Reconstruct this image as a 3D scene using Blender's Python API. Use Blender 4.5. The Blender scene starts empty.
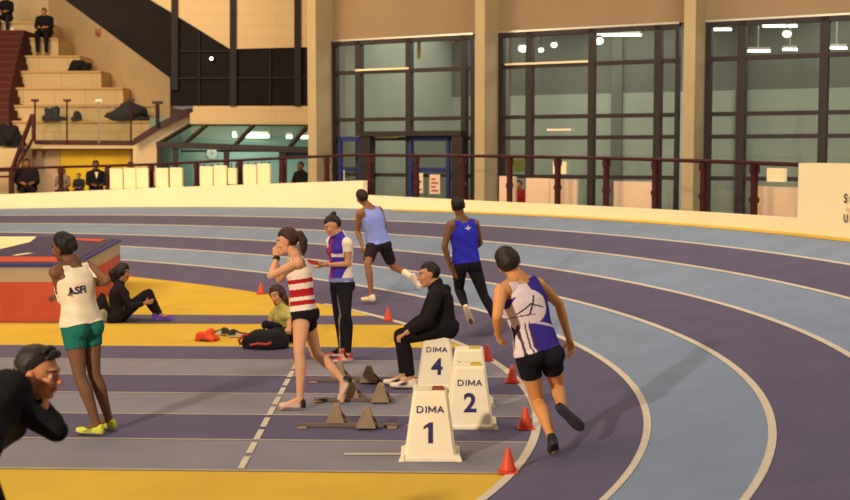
import bpy, bmesh, math, random
import numpy as np
from mathutils import Vector, Matrix, noise
from mathutils.bvhtree import BVHTree

random.seed(7); np.random.seed(7)
SC = bpy.context.scene
COL = SC.collection

# ------------------------------------------------------------------ camera
EYE = 2.375; FOC = 1240.25; PITCH = 0.0782
cam_data = bpy.data.cameras.new('camera'); cam = bpy.data.objects.new('camera', cam_data); COL.objects.link(cam)
cam.location = (0, 0, EYE); cam.rotation_euler = (math.pi/2 - PITCH, 0, 0)
cam_data.sensor_width = 36; cam_data.lens = FOC/850*36; cam_data.clip_end = 300
cam_data.dof.use_dof = True; cam_data.dof.focus_distance = 11.5; cam_data.dof.aperture_fstop = 2.4
SC.camera = cam
SC.view_settings.view_transform = 'Standard'
SC.view_settings.look = 'None'
SC.view_settings.exposure = .16

CP, SP = math.cos(PITCH), math.sin(PITCH)
def ray(u, v):
    a = (u-425)/FOC; b = -(v-250)/FOC
    return np.array([a, CP+SP*b, -SP+CP*b])
def at(u, v, Y):
    """the point of the hall seen at (u, v) that stands Y metres down the hall"""
    r = ray(u, v); return np.array([0, 0, EYE]) + r*(Y/r[1])
def on_ground(u, v, z=0.0):
    r = ray(u, v); return np.array([0, 0, EYE]) + r*((z-EYE)/r[2])
def to_px(p):
    x, y, z = p[0], p[1], p[2]-EYE
    d = CP*y - SP*z
    return 425+FOC*x/d, 250-FOC*(SP*y+CP*z)/d
def on_plan(u, v, A, B):
    """the point seen at (u, v) on the upright plane through plan points A and B"""
    r = ray(u, v); n = (B[1]-A[1], -(B[0]-A[0]))
    t = (A[0]*n[0]+A[1]*n[1])/(r[0]*n[0]+r[1]*n[1])
    return np.array([0, 0, EYE]) + r*t

# ------------------------------------------------------------------ materials
def lin(c):
    return tuple(((x/255)/12.92 if x/255 <= .04045 else ((x/255+.055)/1.055)**2.4) for x in c)
def mat(name, c, rough=.7, var=.12, scale=6.0, metal=0.0, bump=0.0, spec=.3, stretch=None):
    m = bpy.data.materials.new(name); m.use_nodes = True
    nt = m.node_tree; b = nt.nodes['Principled BSDF']
    b.inputs['Roughness'].default_value = rough; b.inputs['Metallic'].default_value = metal
    b.inputs['Specular IOR Level'].default_value = spec
    c = lin(c)
    tc = nt.nodes.new('ShaderNodeTexCoord'); mp = nt.nodes.new('ShaderNodeMapping')
    if stretch: mp.inputs['Scale'].default_value = stretch
    nt.links.new(tc.outputs['Object'], mp.inputs['Vector'])
    nz = nt.nodes.new('ShaderNodeTexNoise'); nz.inputs['Scale'].default_value = scale; nz.inputs['Detail'].default_value = 4
    nt.links.new(mp.outputs['Vector'], nz.inputs['Vector'])
    rp = nt.nodes.new('ShaderNodeValToRGB')
    rp.color_ramp.elements[0].position = .3; rp.color_ramp.elements[1].position = .7
    rp.color_ramp.elements[0].color = tuple(x*(1-var) for x in c)+(1,)
    rp.color_ramp.elements[1].color = tuple(min(1, x*(1+var)) for x in c)+(1,)
    nt.links.new(nz.outputs['Fac'], rp.inputs['Fac']); nt.links.new(rp.outputs['Color'], b.inputs['Base Color'])
    if bump:
        bp = nt.nodes.new('ShaderNodeBump'); bp.inputs['Strength'].default_value = bump; bp.inputs['Distance'].default_value = .01
        nt.links.new(nz.outputs['Fac'], bp.inputs['Height']); nt.links.new(bp.outputs['Normal'], b.inputs['Normal'])
    return m
def mat_attr(name, rough, spec=.3, bump=0.0):
    m = bpy.data.materials.new(name); m.use_nodes = True
    nt = m.node_tree; b = nt.nodes['Principled BSDF']
    b.inputs['Roughness'].default_value = rough; b.inputs['Specular IOR Level'].default_value = spec
    a = nt.nodes.new('ShaderNodeAttribute'); a.attribute_name = 'Col'
    nt.links.new(a.outputs['Color'], b.inputs['Base Color'])
    if bump:
        tc = nt.nodes.new('ShaderNodeTexCoord')
        nz = nt.nodes.new('ShaderNodeTexNoise'); nz.inputs['Scale'].default_value = 14; nz.inputs['Detail'].default_value = 3
        nt.links.new(tc.outputs['Object'], nz.inputs['Vector'])
        bp = nt.nodes.new('ShaderNodeBump'); bp.inputs['Strength'].default_value = bump; bp.inputs['Distance'].default_value = .02
        nt.links.new(nz.outputs['Fac'], bp.inputs['Height']); nt.links.new(bp.outputs['Normal'], b.inputs['Normal'])
    return m
def mat_brick(name, c1, c2, cm, w, h, mortar=.008, rough=.8):
    m = bpy.data.materials.new(name); m.use_nodes = True
    nt = m.node_tree; b = nt.nodes['Principled BSDF']; b.inputs['Roughness'].default_value = rough
    b.inputs['Specular IOR Level'].default_value = .2
    tc = nt.nodes.new('ShaderNodeTexCoord'); sp = nt.nodes.new('ShaderNodeSeparateXYZ'); cb = nt.nodes.new('ShaderNodeCombineXYZ')
    nt.links.new(tc.outputs['Object'], sp.inputs[0])
    nt.links.new(sp.outputs['X'], cb.inputs['X']); nt.links.new(sp.outputs['Z'], cb.inputs['Y'])
    br = nt.nodes.new('ShaderNodeTexBrick'); br.inputs['Scale'].default_value = 1
    br.inputs['Brick Width'].default_value = w; br.inputs['Row Height'].default_value = h; br.inputs['Mortar Size'].default_value = mortar
    for k, c in (('Color1', c1), ('Color2', c2), ('Mortar', cm)): br.inputs[k].default_value = lin(c)+(1,)
    nt.links.new(cb.outputs[0], br.inputs['Vector']); nt.links.new(br.outputs['Color'], b.inputs['Base Color'])
    return m
def mat_glass(name, tint, gloss=.12, rough=.03):
    m = bpy.data.materials.new(name); m.use_nodes = True
    nt = m.node_tree; nt.nodes.clear()
    o = nt.nodes.new('ShaderNodeOutputMaterial'); mx = nt.nodes.new('ShaderNodeMixShader')
    t = nt.nodes.new('ShaderNodeBsdfTransparent'); t.inputs['Color'].default_value = tint+(1,)
    g = nt.nodes.new('ShaderNodeBsdfGlossy'); g.inputs['Roughness'].default_value = rough
    mx.inputs[0].default_value = gloss
    nt.links.new(t.outputs[0], mx.inputs[1]); nt.links.new(g.outputs[0], mx.inputs[2]); nt.links.new(mx.outputs[0], o.inputs[0])
    return m
def mat_emit(name, c, s):
    m = bpy.data.materials.new(name); m.use_nodes = True
    b = m.node_tree.nodes['Principled BSDF']; b.inputs['Base Color'].default_value = lin(c)+(1,)
    b.inputs['Emission Color'].default_value = lin(c)+(1,); b.inputs['Emission Strength'].default_value = s
    return m

# ------------------------------------------------------------------ mesh collector
class MB:
    def __init__(s): s.v = []; s.f = []; s.mi = []
    def poly(s, pts, mi=0):
        b = len(s.v); s.v += [tuple(map(float, p)) for p in pts]; s.f.append(tuple(range(b, b+len(pts)))); s.mi.append(mi); return s
    def mesh(s, vs, fs, mi=0):
        b = len(s.v); s.v += [tuple(map(float, p)) for p in vs]
        for f in fs: s.f.append(tuple(b+i for i in f)); s.mi.append(mi)
        return s
    def hexa(s, c8, mi=0):      # 4 bottom ccw, 4 top ccw
        return s.mesh(c8, [(3,2,1,0),(4,5,6,7),(0,1,5,4),(1,2,6,5),(2,3,7,6),(3,0,4,7)], mi)
    def box(s, x0, x1, y0, y1, z0, z1, mi=0):
        return s.hexa([(x0,y0,z0),(x1,y0,z0),(x1,y1,z0),(x0,y1,z0),(x0,y0,z1),(x1,y0,z1),(x1,y1,z1),(x0,y1,z1)], mi)
    def bar(s, a, b, w, d, mi=0, up=(0,0,1)):
        a = np.array(a, float); b = np.array(b, float); t = b-a; t /= np.linalg.norm(t)
        up = np.array(up, float)
        if abs(t@up) > .95: up = np.array([0, 1., 0])
        x = np.cross(t, up); x /= np.linalg.norm(x); y = np.cross(x, t)
        q = [(-1,-1),(1,-1),(1,1),(-1,1)]
        return s.hexa([a+x*w/2*i+y*d/2*j for i, j in q]+[b+x*w/2*i+y*d/2*j for i, j in q], mi)
    def tube(s, pts, rad, seg=10, mi=0):
        pts = [np.array(p, float) for p in pts]; n = len(pts)
        rad = list(rad) if hasattr(rad, '__len__') else [rad]*n
        vs = []; fs = []; px = None
        for i, p in enumerate(pts):
            t = pts[min(i+1, n-1)]-pts[max(i-1, 0)]; t = t/(np.linalg.norm(t)+1e-9)
            if px is None:
                h = np.array([0, 0, 1.]) if abs(t[2]) < .9 else np.array([1., 0, 0])
                px = np.cross(t, h)
            px = px-t*(px@t); px /= np.linalg.norm(px)+1e-9; py = np.cross(t, px)
            for k in range(seg):
                a = 2*math.pi*k/seg; vs.append(p+rad[i]*(px*math.cos(a)+py*math.sin(a)))
        for i in range(n-1):
            for k in range(seg):
                k2 = (k+1) % seg; fs.append((i*seg+k, i*seg+k2, (i+1)*seg+k2, (i+1)*seg+k))
        fs.append(tuple(range(seg))[::-1]); fs.append(tuple((n-1)*seg+k for k in range(seg)))
        return s.mesh(vs, fs, mi)
    def ball(s, c, r3, axes=None, mi=0, n=1):
        vs, fs = ICO[n]; v = vs*np.array(r3, float)
        if axes is not None: v = v@np.array(axes, float)
        return s.mesh(v+np.array(c, float), fs, mi)
    def build(s, name, mats, parent=None, smooth=False):
        me = bpy.data.meshes.new(name); me.from_pydata(s.v, [], s.f); me.update()
        if not isinstance(mats, (list, tuple)): mats = [mats]
        for m in mats: me.materials.append(m)
        me.polygons.foreach_set('material_index', s.mi)
        if smooth: me.polygons.foreach_set('use_smooth', [True]*len(me.polygons))
        o = bpy.data.objects.new(name, me); COL.objects.link(o)
        if parent is not None: attach(o, parent)
        return o
def attach(o, parent):
    o.parent = parent; o.matrix_parent_inverse = Matrix.Translation(-Vector(parent.location))
ICO = {}
for _n in (1, 2, 3):
    _b = bmesh.new(); bmesh.ops.create_icosphere(_b, subdivisions=_n, radius=1)
    ICO[_n] = (np.array([v.co[:] for v in _b.verts]), [tuple(v.index for v in f.verts) for f in _b.faces]); _b.free()

def tag(o, label=None, cat=None, group=None, kind=None):
    for k, v in (('label', label), ('category', cat), ('group', group), ('kind', kind)):
        if v: o[k] = v
    return o
def empty(name, loc, label=None, cat=None, group=None, kind=None):
    o = bpy.data.objects.new(name, None); COL.objects.link(o); o.location = tuple(map(float, loc)); o.empty_display_size = .1
    return tag(o, label, cat, group, kind)
def text_mesh(body, size, font_bold=.0, depth=.0):
    cu = bpy.data.curves.new('lettering', 'FONT'); cu.body = body; cu.size = size; cu.align_x = 'CENTER'; cu.align_y = 'CENTER'
    cu.offset = font_bold; cu.extrude = depth; cu.resolution_u = 3
    t = bpy.data.objects.new('lettering', cu); COL.objects.link(t)
    dg = bpy.context.evaluated_depsgraph_get()
    me = bpy.data.meshes.new_from_object(t.evaluated_get(dg))
    bpy.data.objects.remove(t)
    return me
def rotz(a): return Matrix.Rotation(a, 4, 'Z')
# ------------------------------------------------------------------ colours
M = dict(
 dark=mat('dark_lane_rubber', (84,77,104), .75, .09, 2.2, bump=.15),
 light=mat('light_lane_rubber', (118,132,155), .75, .07, 2.0, bump=.15),
 line=mat('white_line_paint', (196,184,166), .6, .05, 9),
 yellow=mat('yellow_infield_rubber', (198,162,48), .75, .07, 1.5, bump=.1),
 cream=mat('cream_wall_paint', (250,230,188), .6, .03, 1.2),
 beige=mat('beige_facade_plaster', (146,122,92), .85, .06, .8),
 beige2=mat('pale_column_plaster', (176,154,116), .8, .05, 1.2),
 stand=mat('pale_grandstand_concrete', (200,174,132), .8, .06, 1.1),
 maroon=mat('maroon_railing_paint', (62,19,22), .5, .08, 9),
 frame=mat('dark_brown_window_metal', (44,32,30), .5, .1, 6),
 blackglass=mat('night_dark_glazing', (22,15,13), .6, .2, 1.5, spec=.08),
 blue=mat('blue_door_paint', (34,44,98), .5, .06, 5),
 board=mat('cream_board_laminate', (250,226,180), .6, .03, 3),
 board2=mat('pinkish_white_board_laminate', (226,196,168), .6, .04, 2),
 red=mat('red_stair_paint', (80,37,30), .8, .1, 3),
 doory=mat('yellow_door_paint', (222,182,30), .6, .05, 2),
 teal=mat('pale_turquoise_interior_paint', (118,146,132), .8, .06, 1.0),
 inner=mat('grey_green_interior_paint', (140,142,126), .85, .12, .5), innerd=mat('dimmed_grey_green_interior_paint', (92,90,80), .85, .15, .5),
 steel=mat('brushed_steel', (190,182,170), .35, .05, 10, metal=.8),
 concrete=mat('walkway_concrete', (120,104,88), .9, .1, 1.2),
 cloth=mat('black_jacket_cloth', (26,22,24), .9, .2, 14, bump=.4),
 clothg=mat('dark_grey_jacket_cloth', (52,50,54), .9, .2, 14, bump=.4),
 white=mat('white_plastic', (236,226,206), .5, .03, 5),
 black=mat('black_plastic', (22,20,22), .5, .1, 8),
 ink=mat('dark_blue_ink', (44,36,84), .7, .05, 8),
 lamp=mat_emit('lamp_glow', (255,250,235), 6.0),
 tube=mat_emit('tube_light_glow', (235,255,235), 4.0),
 glass=mat_glass('window_glass', (.78,.82,.76), .14),
 clear=mat_glass('balustrade_glass', (.93,.95,.92), .05),
)
FABRIC = mat_attr('dyed_fabric', .9, .15, .25); SKIN = mat_attr('skin', .55, .3); HAIRM = mat_attr('hair_strands', .6, .3, .6); SHOEM = mat_attr('shoe_leather', .6, .3)

# ------------------------------------------------------------------ the bend
TC = (-12.53074, 15.77168); TA, TB = 15.0276, 10.52553; TW = .9264; TE = -.6489
def slope(ph): return .17855 + .08379*ph - .0442*ph*ph
def bend(k, ph):
    x, y = TA*math.cos(ph), TB*math.sin(ph)
    nx, ny = math.cos(ph)/TA, math.sin(ph)/TB; n = math.hypot(nx, ny)
    X, Y = x+nx/n*k*TW, y+ny/n*k*TW
    c, s = math.cos(TE), math.sin(TE)
    return np.array([TC[0]+c*X-s*Y, TC[1]+s*X+c*Y, max(k, 0)*TW*max(slope(ph), .02)])
PH0, PH1 = -.75, 2.6
def phs(n, a=PH0, b=PH1): return [a+(b-a)*i/n for i in range(n+1)]
def bend_x(y):   # right-hand inner edge at depth y
    best = None
    for i in range(900):
        p = bend(0, -.5+2.4*i/900)
        if best is None or abs(p[1]-y) < best[0]: best = (abs(p[1]-y), p[0])
    return best[1]
BX = {}
def bx(y):
    y = round(y, 3)
    if y not in BX: BX[y] = bend_x(y)
    return BX[y]

t = MB(); P = phs(200)
for k in range(6):
    for a, b in zip(P, P[1:]):
        t.poly([bend(k, a), bend(k+1, a), bend(k+1, b), bend(k, b)], 0 if k % 2 == 0 else 1)
def strip(k0, k1, dz, mi, a0, a1, n=200):
    q = phs(n, a0, a1)
    for a, b in zip(q, q[1:]):
        t.poly([bend(k0, a)+[0,0,dz], bend(k1, a)+[0,0,dz], bend(k1, b)+[0,0,dz], bend(k0, b)+[0,0,dz]], mi)
strip(-.04, .04, .006, 2, PH0, 1.12)
for k in range(1, 6): strip(k-.032, k+.032, .005, 2, PH0, PH1)
strip(5.86, 6, .005, 3, PH0, 1.42)
track = tag(t.build('banked_track', [M['dark'], M['light'], M['line'], M['yellow']]), kind='structure')

# infield: yellow ground inside the bend, painted straight lanes over it
g = MB()
inner = [bend(0, p) for p in phs(160)]
g.poly([(-40, -8, 0)]+[(float(inner[0][0]), -8, 0)]+[tuple(p) for p in inner]+[(-40, float(inner[-1][1]), 0)], 0)
SL = -.0404; LY = 9.0749; LW = .98912
def lane_band(y0, y1, z, mi, x0=-22):
    n = 8
    for i in range(n):
        a, b = y0+(y1-y0)*i/n, y0+(y1-y0)*(i+1)/n
        g.poly([(x0, a-SL*-x0*1, z), (bx(a), a+SL*bx(a), z), (bx(b), b+SL*bx(b), z), (x0, b-SL*-x0*1, z)], mi)
for k in range(6):
    lane_band(LY+k*LW, LY+(k+1)*LW, .003, 2 if k % 2 == 0 else 1)
for k in range(0, 6):
    lane_band(LY+k*LW-.024, LY+k*LW+.024, .006, 3)
lane_band(17.02, 17.95, .003, 1)
def mark(x0, x1, y0, y1, z=.008):
    g.poly([(x0, y0, z), (x1, y0, z), (x1, y1, z), (x0, y1, z)], 4)
# broken start line across the lanes, and a short lane mark
sa, sb = np.array([-1.385, 9.13]), np.array([-1.45, 13.9])
for k in range(10):
    a = sa+(sb-sa)*(k+.08)/10; b = sa+(sb-sa)*(k+.86)/10; w = .026
    g.poly([(a[0]-w, a[1], .009), (a[0]+w, a[1], .009), (b[0]+w, b[1], .009), (b[0]-w, b[1], .009)], 4)
mark(-.64, -.17, 9.6, 9.66); mark(-.16, .2, 10.62, 10.68)
M['line2'] = mat('worn_line_paint', (158,146,134), .65, .1, 5)
M['lightstr'] = mat('light_straight_rubber', (124,120,130), .75, .08, 2.0, bump=.15)
tag(g.build('floor', [M['yellow'], M['dark'], M['lightstr'], M['line2'], M['line']]), kind='structure')
u_ = MB(); u_.box(-60, 60, -12, 60, -.5, -.25)
tag(u_.build('floor_slab', M['concrete']), kind='structure')

# ------------------------------------------------------------------ walls round the bend
def tab(T, u):
    if u <= T[0][0]: return T[0][1]
    for (a, b), (c, d) in zip(T, T[1:]):
        if u <= c: return b+(d-b)*(u-a)/(c-a)
    return T[-1][1]
def ph_at(u, k=6):
    lo, hi = .35, 2.55
    for _ in range(50):
        m = (lo+hi)/2
        if to_px(bend(k, m))[0] > u: lo = m
        else: hi = m
    return (lo+hi)/2
def top_z(T, k, ph):
    p = bend(k, ph); u = to_px(p)[0]; return at(u, tab(T, u), p[1])[2]
LEFT_TOP = [(-400,201),(0,194.5),(150,188),(362,180.5)]
RIGHT_TOP = [(363,195),(480,201),(600,206.5),(700,212),(800,218.5),(1200,240)]
def curved_wall(name, pa, pb, T, thick, m, fixed=None, n=60):
    w = MB(); q = phs(n, pa, pb); pts = []
    for p in q:
        zt = fixed if fixed is not None else top_z(T, 6, p)
        i = bend(6, p); o = bend(6+thick/TW, p)
        pts.append(((i[0], i[1], i[2]-.4), (i[0], i[1], zt), (o[0], o[1], zt), (o[0], o[1], i[2]-.4)))
    for a, b in zip(pts, pts[1:]):
        for j in range(4): w.poly([a[j], a[(j+1) % 4], b[(j+1) % 4], b[j]])
    w.poly(pts[0][::-1]); w.poly(pts[-1])
    return tag(w.build(name, m), kind='structure')
pL, pBox = ph_at(363), ph_at(797)
curved_wall('wall_left', pL, 2.55, LEFT_TOP, .14, M['cream'])
curved_wall('wall_back', pBox, pL-.001, RIGHT_TOP, .14, M['cream'])
zb = at(797, 163, bend(6, pBox)[1])[2]
wr = curved_wall('wall_right', -.3, pBox, None, .25, M['cream'], fixed=zb)
# lettering painted on the white wall, running out of the picture
def wall_letters(body, size, u, v, m):
    me = text_mesh(body, size, .004)
    ph = ph_at(u); p = bend(6, ph); q = bend(6, ph-.01); d = (q-p); d[2] = 0; d /= np.linalg.norm(d)
    n = np.array([d[1], -d[0], 0]);
    if n@np.array([0, -1, 0]) < 0: n = -n
    c = at(u, v, p[1])+n*.012
    vs = [c+d*x.co.x+np.array([0, 0, x.co.y]) for x in me.vertices]
    o = MB().mesh(vs, [tuple(f.vertices) for f in me.polygons]).build('lettering', m, wr)
    bpy.data.meshes.remove(me); return o
wall_letters('S t', .17, 848.5, 199, M['black']); wall_letters('U n', .15, 849, 219, M['ink']); wall_letters('e', .12, 848, 209, M['board2'])

# walkway behind the bend wall
w = MB(); q = phs(80, pBox-.12, 2.55)
for a, b in zip(q, q[1:]):
    pa, pb = bend(6.2, a), bend(6.2, b)
    oa2 = np.array([pa[0]*1.9+1, 46, .7]); ob2 = np.array([pb[0]*1.9+1, 46, .7])
    w.poly([(pa[0], pa[1], .7), oa2, ob2, (pb[0], pb[1], .7)])
tag(w.build('floor_walkway', M['concrete']), kind='structure')

# ------------------------------------------------------------------ glazed facade with fins
FA, FB = np.array([-2.34, 31.5]), np.array([8.67, 25.3])
ft = (FB-FA)/np.linalg.norm(FB-FA); fn = np.array([ft[1], -ft[0]])      # fn points into the hall
if fn[1] > 0: fn = -fn
FT3 = np.array([ft[0], ft[1], 0]); FN3 = np.array([fn[0], fn[1], 0])
def fpos(s, d=0, z=0): return np.array([FA[0]+ft[0]*s+fn[0]*d, FA[1]+ft[1]*s+fn[1]*d, z])
def s_at(u):
    p = on_plan(u, 150, FA, FB); return float((p[:2]-FA)@ft)
def fbox(mb, s0, s1, d0, d1, z0, z1, mi=0):
    return mb.hexa([fpos(s0,d1,z0), fpos(s1,d1,z0), fpos(s1,d0,z0), fpos(s0,d0,z0), fpos(s0,d1,z1), fpos(s1,d1,z1), fpos(s1,d0,z1), fpos(s0,d0,z1)], mi)
Z0, ZT = .7, 5.17
lint = MB(); fbox(lint, s_at(316), 20, -.3, 0.0, ZT, 9.0)
tag(lint.build('wall_facade', M['beige']), kind='structure')
def fin(u_front):
    m = MB(); s = s_at(u_front)
    fbox(m, s-.25, s, -.3, .74, 0.1, 9.0)
    return tag(m.build('column', M['beige2']), kind='structure')
fins = [fin(333), fin(498.5), fin(704), fin(905)]
ZR = [4.37, 3.2, 2.72, 1.83]
def window(n, u0, u1, mull, doors=()):
    root = empty('window_%d' % n, fpos((s_at(u0)+s_at(u1))/2, 0, Z0), kind='structure')
    s0, s1 = s_at(u0), s_at(u1); fr = MB()
    fbox(fr, s0, s0+.13, -.12, .04, Z0, ZT); fbox(fr, s1-.08, s1, -.12, .04, Z0, ZT)
    fbox(fr, s0, s1, -.12, .05, ZT-.12, ZT)
    for z in ZR: fbox(fr, s0, s1, -.1, .03, z-.045, z+.045)
    for u, wd in mull:
        s = s_at(u); fbox(fr, s-wd/2, s+wd/2, -.12, .05, Z0, ZT)
    tag(fr.build('frame', M['frame'], root), kind='structure')
    gl = MB(); gl.poly([fpos(s0, -.05, Z0), fpos(s1, -.05, Z0), fpos(s1, -.05, ZT), fpos(s0, -.05, ZT)])
    tag(gl.build('pane', M['glass'], root), kind='structure')
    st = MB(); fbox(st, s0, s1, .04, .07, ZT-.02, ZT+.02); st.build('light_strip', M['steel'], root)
    for ua, ub, z in {1: ((357,410,4.42),(355,399,2.76)), 2: ((506,588,4.42),(548,572,2.9)), 3: ()}[n]:  # highlights along the transoms, painted in as thin pale bars
        q_ = MB(); fbox(q_, s_at(ua), s_at(ub), .05, .075, z-.022, z+.022); q_.build('painted_highlight', M['board'], root)
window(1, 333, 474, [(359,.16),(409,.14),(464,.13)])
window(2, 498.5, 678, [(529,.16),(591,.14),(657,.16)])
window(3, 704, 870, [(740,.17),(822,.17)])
# entrance doors in the first bay
def door(n, u0, u1, vt, cm):
    root = empty('door_%d' % n, fpos((s_at(u0)+s_at(u1))/2, .1, Z0), kind='structure')
    s0, s1 = s_at(u0), s_at(u1); zt = 2.78; f = MB()
    fbox(f, s0, s0+.09, .05, .14, Z0, zt); fbox(f, s1-.09, s1, .05, .14, Z0, zt); fbox(f, s0, s1, .05, .14, zt-.12, zt)
    fbox(f, s0, s1, .05, .12, 1.9, 2.02); fbox(f, s0, s1, .05, .12, Z0, Z0+.2)
    f.build('door_frame', cm, root)
    p = MB(); p.poly([fpos(s0, .08, Z0), fpos(s1, .08, Z0), fpos(s1, .08, zt), fpos(s0, .08, zt)]); p.build('pane', M['glass'], root)
    h = MB(); h.bar(fpos(s0+.2, .17, 1.5), fpos(s0+.2, .17, 1.95), .03, .03); h.build('handle', M['steel'], root)
    return root
door(1, 411, 452, 138, M['blue']); door(2, 341, 364, 140, M['blue'])
pp = MB()
for u in (371.5, 462.5):
    s = s_at(u); fbox(pp, s-.14, s+.14, .04, .3, Z0, 2.82)
fbox(pp, s_at(366), s_at(467), .04, .34, 2.78, 2.9)
tag(pp.build('door_surround', M['frame']), kind='structure')
# ------------------------------------------------------------------ rooms behind the glass
r = MB()
r.poly([fpos(0.2,-6,Z0), fpos(22,-6,Z0), fpos(22,-6,4.0), fpos(0.2,-6,4.0)], 0); r.poly([fpos(0.2,-6,4.0), fpos(22,-6,4.0), fpos(22,-6,7), fpos(0.2,-6,7)], 2)  # dimness of the upper lobby put into the wall's darker colour
r.poly([fpos(0.2,-6,Z0), fpos(0.2,-.3,Z0), fpos(0.2,-.3,7), fpos(0.2,-6,7)], 0)
r.poly([fpos(22,-6,Z0), fpos(22,-.3,Z0), fpos(22,-.3,7), fpos(22,-6,7)], 0)
for k in range(6):
    s = 1.8+k*3.4; fbox(r, s, s+.3, -6, -5.9, Z0, 7, 2)
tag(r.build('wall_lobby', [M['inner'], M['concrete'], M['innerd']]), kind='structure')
c = MB(); fbox(c, .2, 22, -6.2, -.3, 6.3, 6.4); tag(c.build('ceiling_lobby', M['innerd']), kind='structure')
c = MB(); fbox(c, .2, 22, -6.2, 0, Z0-.1, Z0); tag(c.build('floor_lobby', M['concrete']), kind='structure')
LA, LB = FA-fn*3.0, FB-fn*3.0
def lobby_at(u, v): return on_plan(u, v, LA, LB)
def spot(u, v, rad, label):
    p = lobby_at(u, v); e = empty('ceiling_spotlight', p, label, 'ceiling light', 'round lobby spotlights')
    b = MB(); b.ball(p, (rad, rad, rad*.8), n=2); b.build('bulb', M['lamp'], e, True)
    h = MB(); h.tube([p+[0,0,rad*.6], p+[0,0,rad*1.3]], [rad*1.15, rad*.6], 12); h.tube([p+[0,0,rad*1.3], [p[0],p[1],6.29]], .015, 6); h.build('housing', M['black'], e)
for (u, v, rd, lb) in [(523,48.5,.12,'largest bright round lobby light behind the second glazed bay'), (541,50,.07,'small round lobby light just beside the largest one, second glazed bay'),
                   (554,45,.08,'round lobby light third along the row inside the second glazed bay'), (599,41,.11,'bright round lobby light near the tall mullion of the second glazed bay'),
                   (787,34,.10,'bright round lobby light hanging inside the third glazed bay')]: spot(u, v, rd, lb)
TLN = [0]
def tubelight(u0, u1, v, label):
    TLN[0] += 1; A_, B_ = FA-fn*(3.4+.3*TLN[0]), FB-fn*(3.4+.3*TLN[0])
    a, b = on_plan(u0, v, A_, B_), on_plan(u1, v, A_, B_); m = (a+b)/2
    e = empty('fluorescent_lamp', m, label, 'ceiling lamp', 'lobby tube lamps')
    MB().bar(a, b, .10, .05).build('diffuser', M['tube'], e)
    h = MB(); h.bar(a+[0,0,.06], b+[0,0,.06], .16, .06); h.tube([m+[0,0,.06], [m[0],m[1],6.29]], .012, 6); h.build('housing', M['steel'], e)
for (u0,u1,v,lb) in [(596,641,35,'tube lamp under the top edge of the second glazed bay, tall mullion end'), (711,731,29.5,'short tube lamp in the first narrow pane of the third glazed bay'), (763,797,26,'long tube lamp highest in the third glazed bay'),
                     (746,770,51,'short tube lamp lower than the round light in the third glazed bay'), (783,797,49.5,'tiny tube lamp directly under the round light of the third glazed bay'), (826,847,48,'tube lamp behind the last pane of the third glazed bay')]: tubelight(u0,u1,v,lb)
# hanging yellow lanterns and pale boards seen inside
for (u, v0, v1, lb) in [(419,37,60,'long yellow pennant hanging inside the first glazed bay'), (453,37,44,'short yellow pennant hanging inside the first glazed bay')]:
    a, b = on_plan(u-1.8, v0, FA-fn*.6, FB-fn*.6), on_plan(u+1.8, v1, FA-fn*.6, FB-fn*.6)
    m = MB(); m.poly([a, (b[0],b[1],a[2]), (b[0],b[1],b[2]+.06), ((a[0]+b[0])/2,(a[1]+b[1])/2,b[2]), (a[0],a[1],b[2]+.06)])
    tag(m.build('pennant', M['yellow']), lb, 'pennant')

# ------------------------------------------------------------------ building to the side of the fins
YL = 33.6
def pl(u, v, Y=YL): return at(u, v, Y)
def flat(mb, pts, Y=YL, th=.12, mi=0):
    f = [at(u, v, Y) for u, v in pts]; b = [p+[0, th, 0] for p in f]; n = len(f)
    mb.mesh(f+b, [tuple(range(n)), tuple(range(2*n-1, n-1, -1))]+[(i, n+i, n+(i+1) % n, (i+1) % n) for i in range(n)], mi)
    return mb
M['brickw'] = mat_brick('pale_painted_block', (196,168,126), (192,164,122), (176,148,108), 1.6, .32, .006)
w = MB()
flat(w, [(230,49),(313,47),(313,-60),(60,-60),(120,-20)])
flat(w, [(193,106),(313,106),(313,124.5),(190,124),(190,113),(193,112)], YL+.02)
tag(w.build('wall_upper', M['brickw']), kind='structure')
bg = MB(); flat(bg, [(170,106),(309.5,106),(309.5,47),(230,49),(150,0),(120,-20),(40,-20),(65,0),(170,78)], YL+.06)
win = empty('window_4', pl(240,78), kind='structure')
bg.build('pane', M['blackglass'], win)
fr = MB()
for u, a, b in [(174.5,-60,90),(233,-60,106),(297.5,-60,106)]: flat(fr, [(u-3.3,b),(u+3.3,b),(u+3.3,a),(u-3.3,a)], YL-.04, .08)
for u, a, b in [(199,30,106),(270,50,106)]: flat(fr, [(u-.6,b),(u+.6,b),(u+.6,a),(u-.6,a)], YL, .08)
flat(fr, [(170,79),(310,78.2),(310,77),(170,77.6)], YL, .08); flat(fr, [(178,52),(235,51.4),(235,50.4),(178,51)], YL, .08)
M['framed'] = mat('darkest_brown_metal', (26,17,15), .7, .1, 6)
fr.build('frame', M['framed'], win)
for (u,v,rd,lb) in [(211.3,58.6,.045,'tiny white lamp glowing in the dark glazing'),]:
    p = pl(u,v,YL-.06); e = empty('indicator_lamp', p, lb, 'lamp')
    MB().ball(p, (rd,)*3, n=2).build('bulb', M['lamp'], e, True)
    MB().ball(p+[0,.045,0], (rd*1.3,.03,rd*1.3), n=2).build('fitting', M['black'], e, True)
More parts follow.
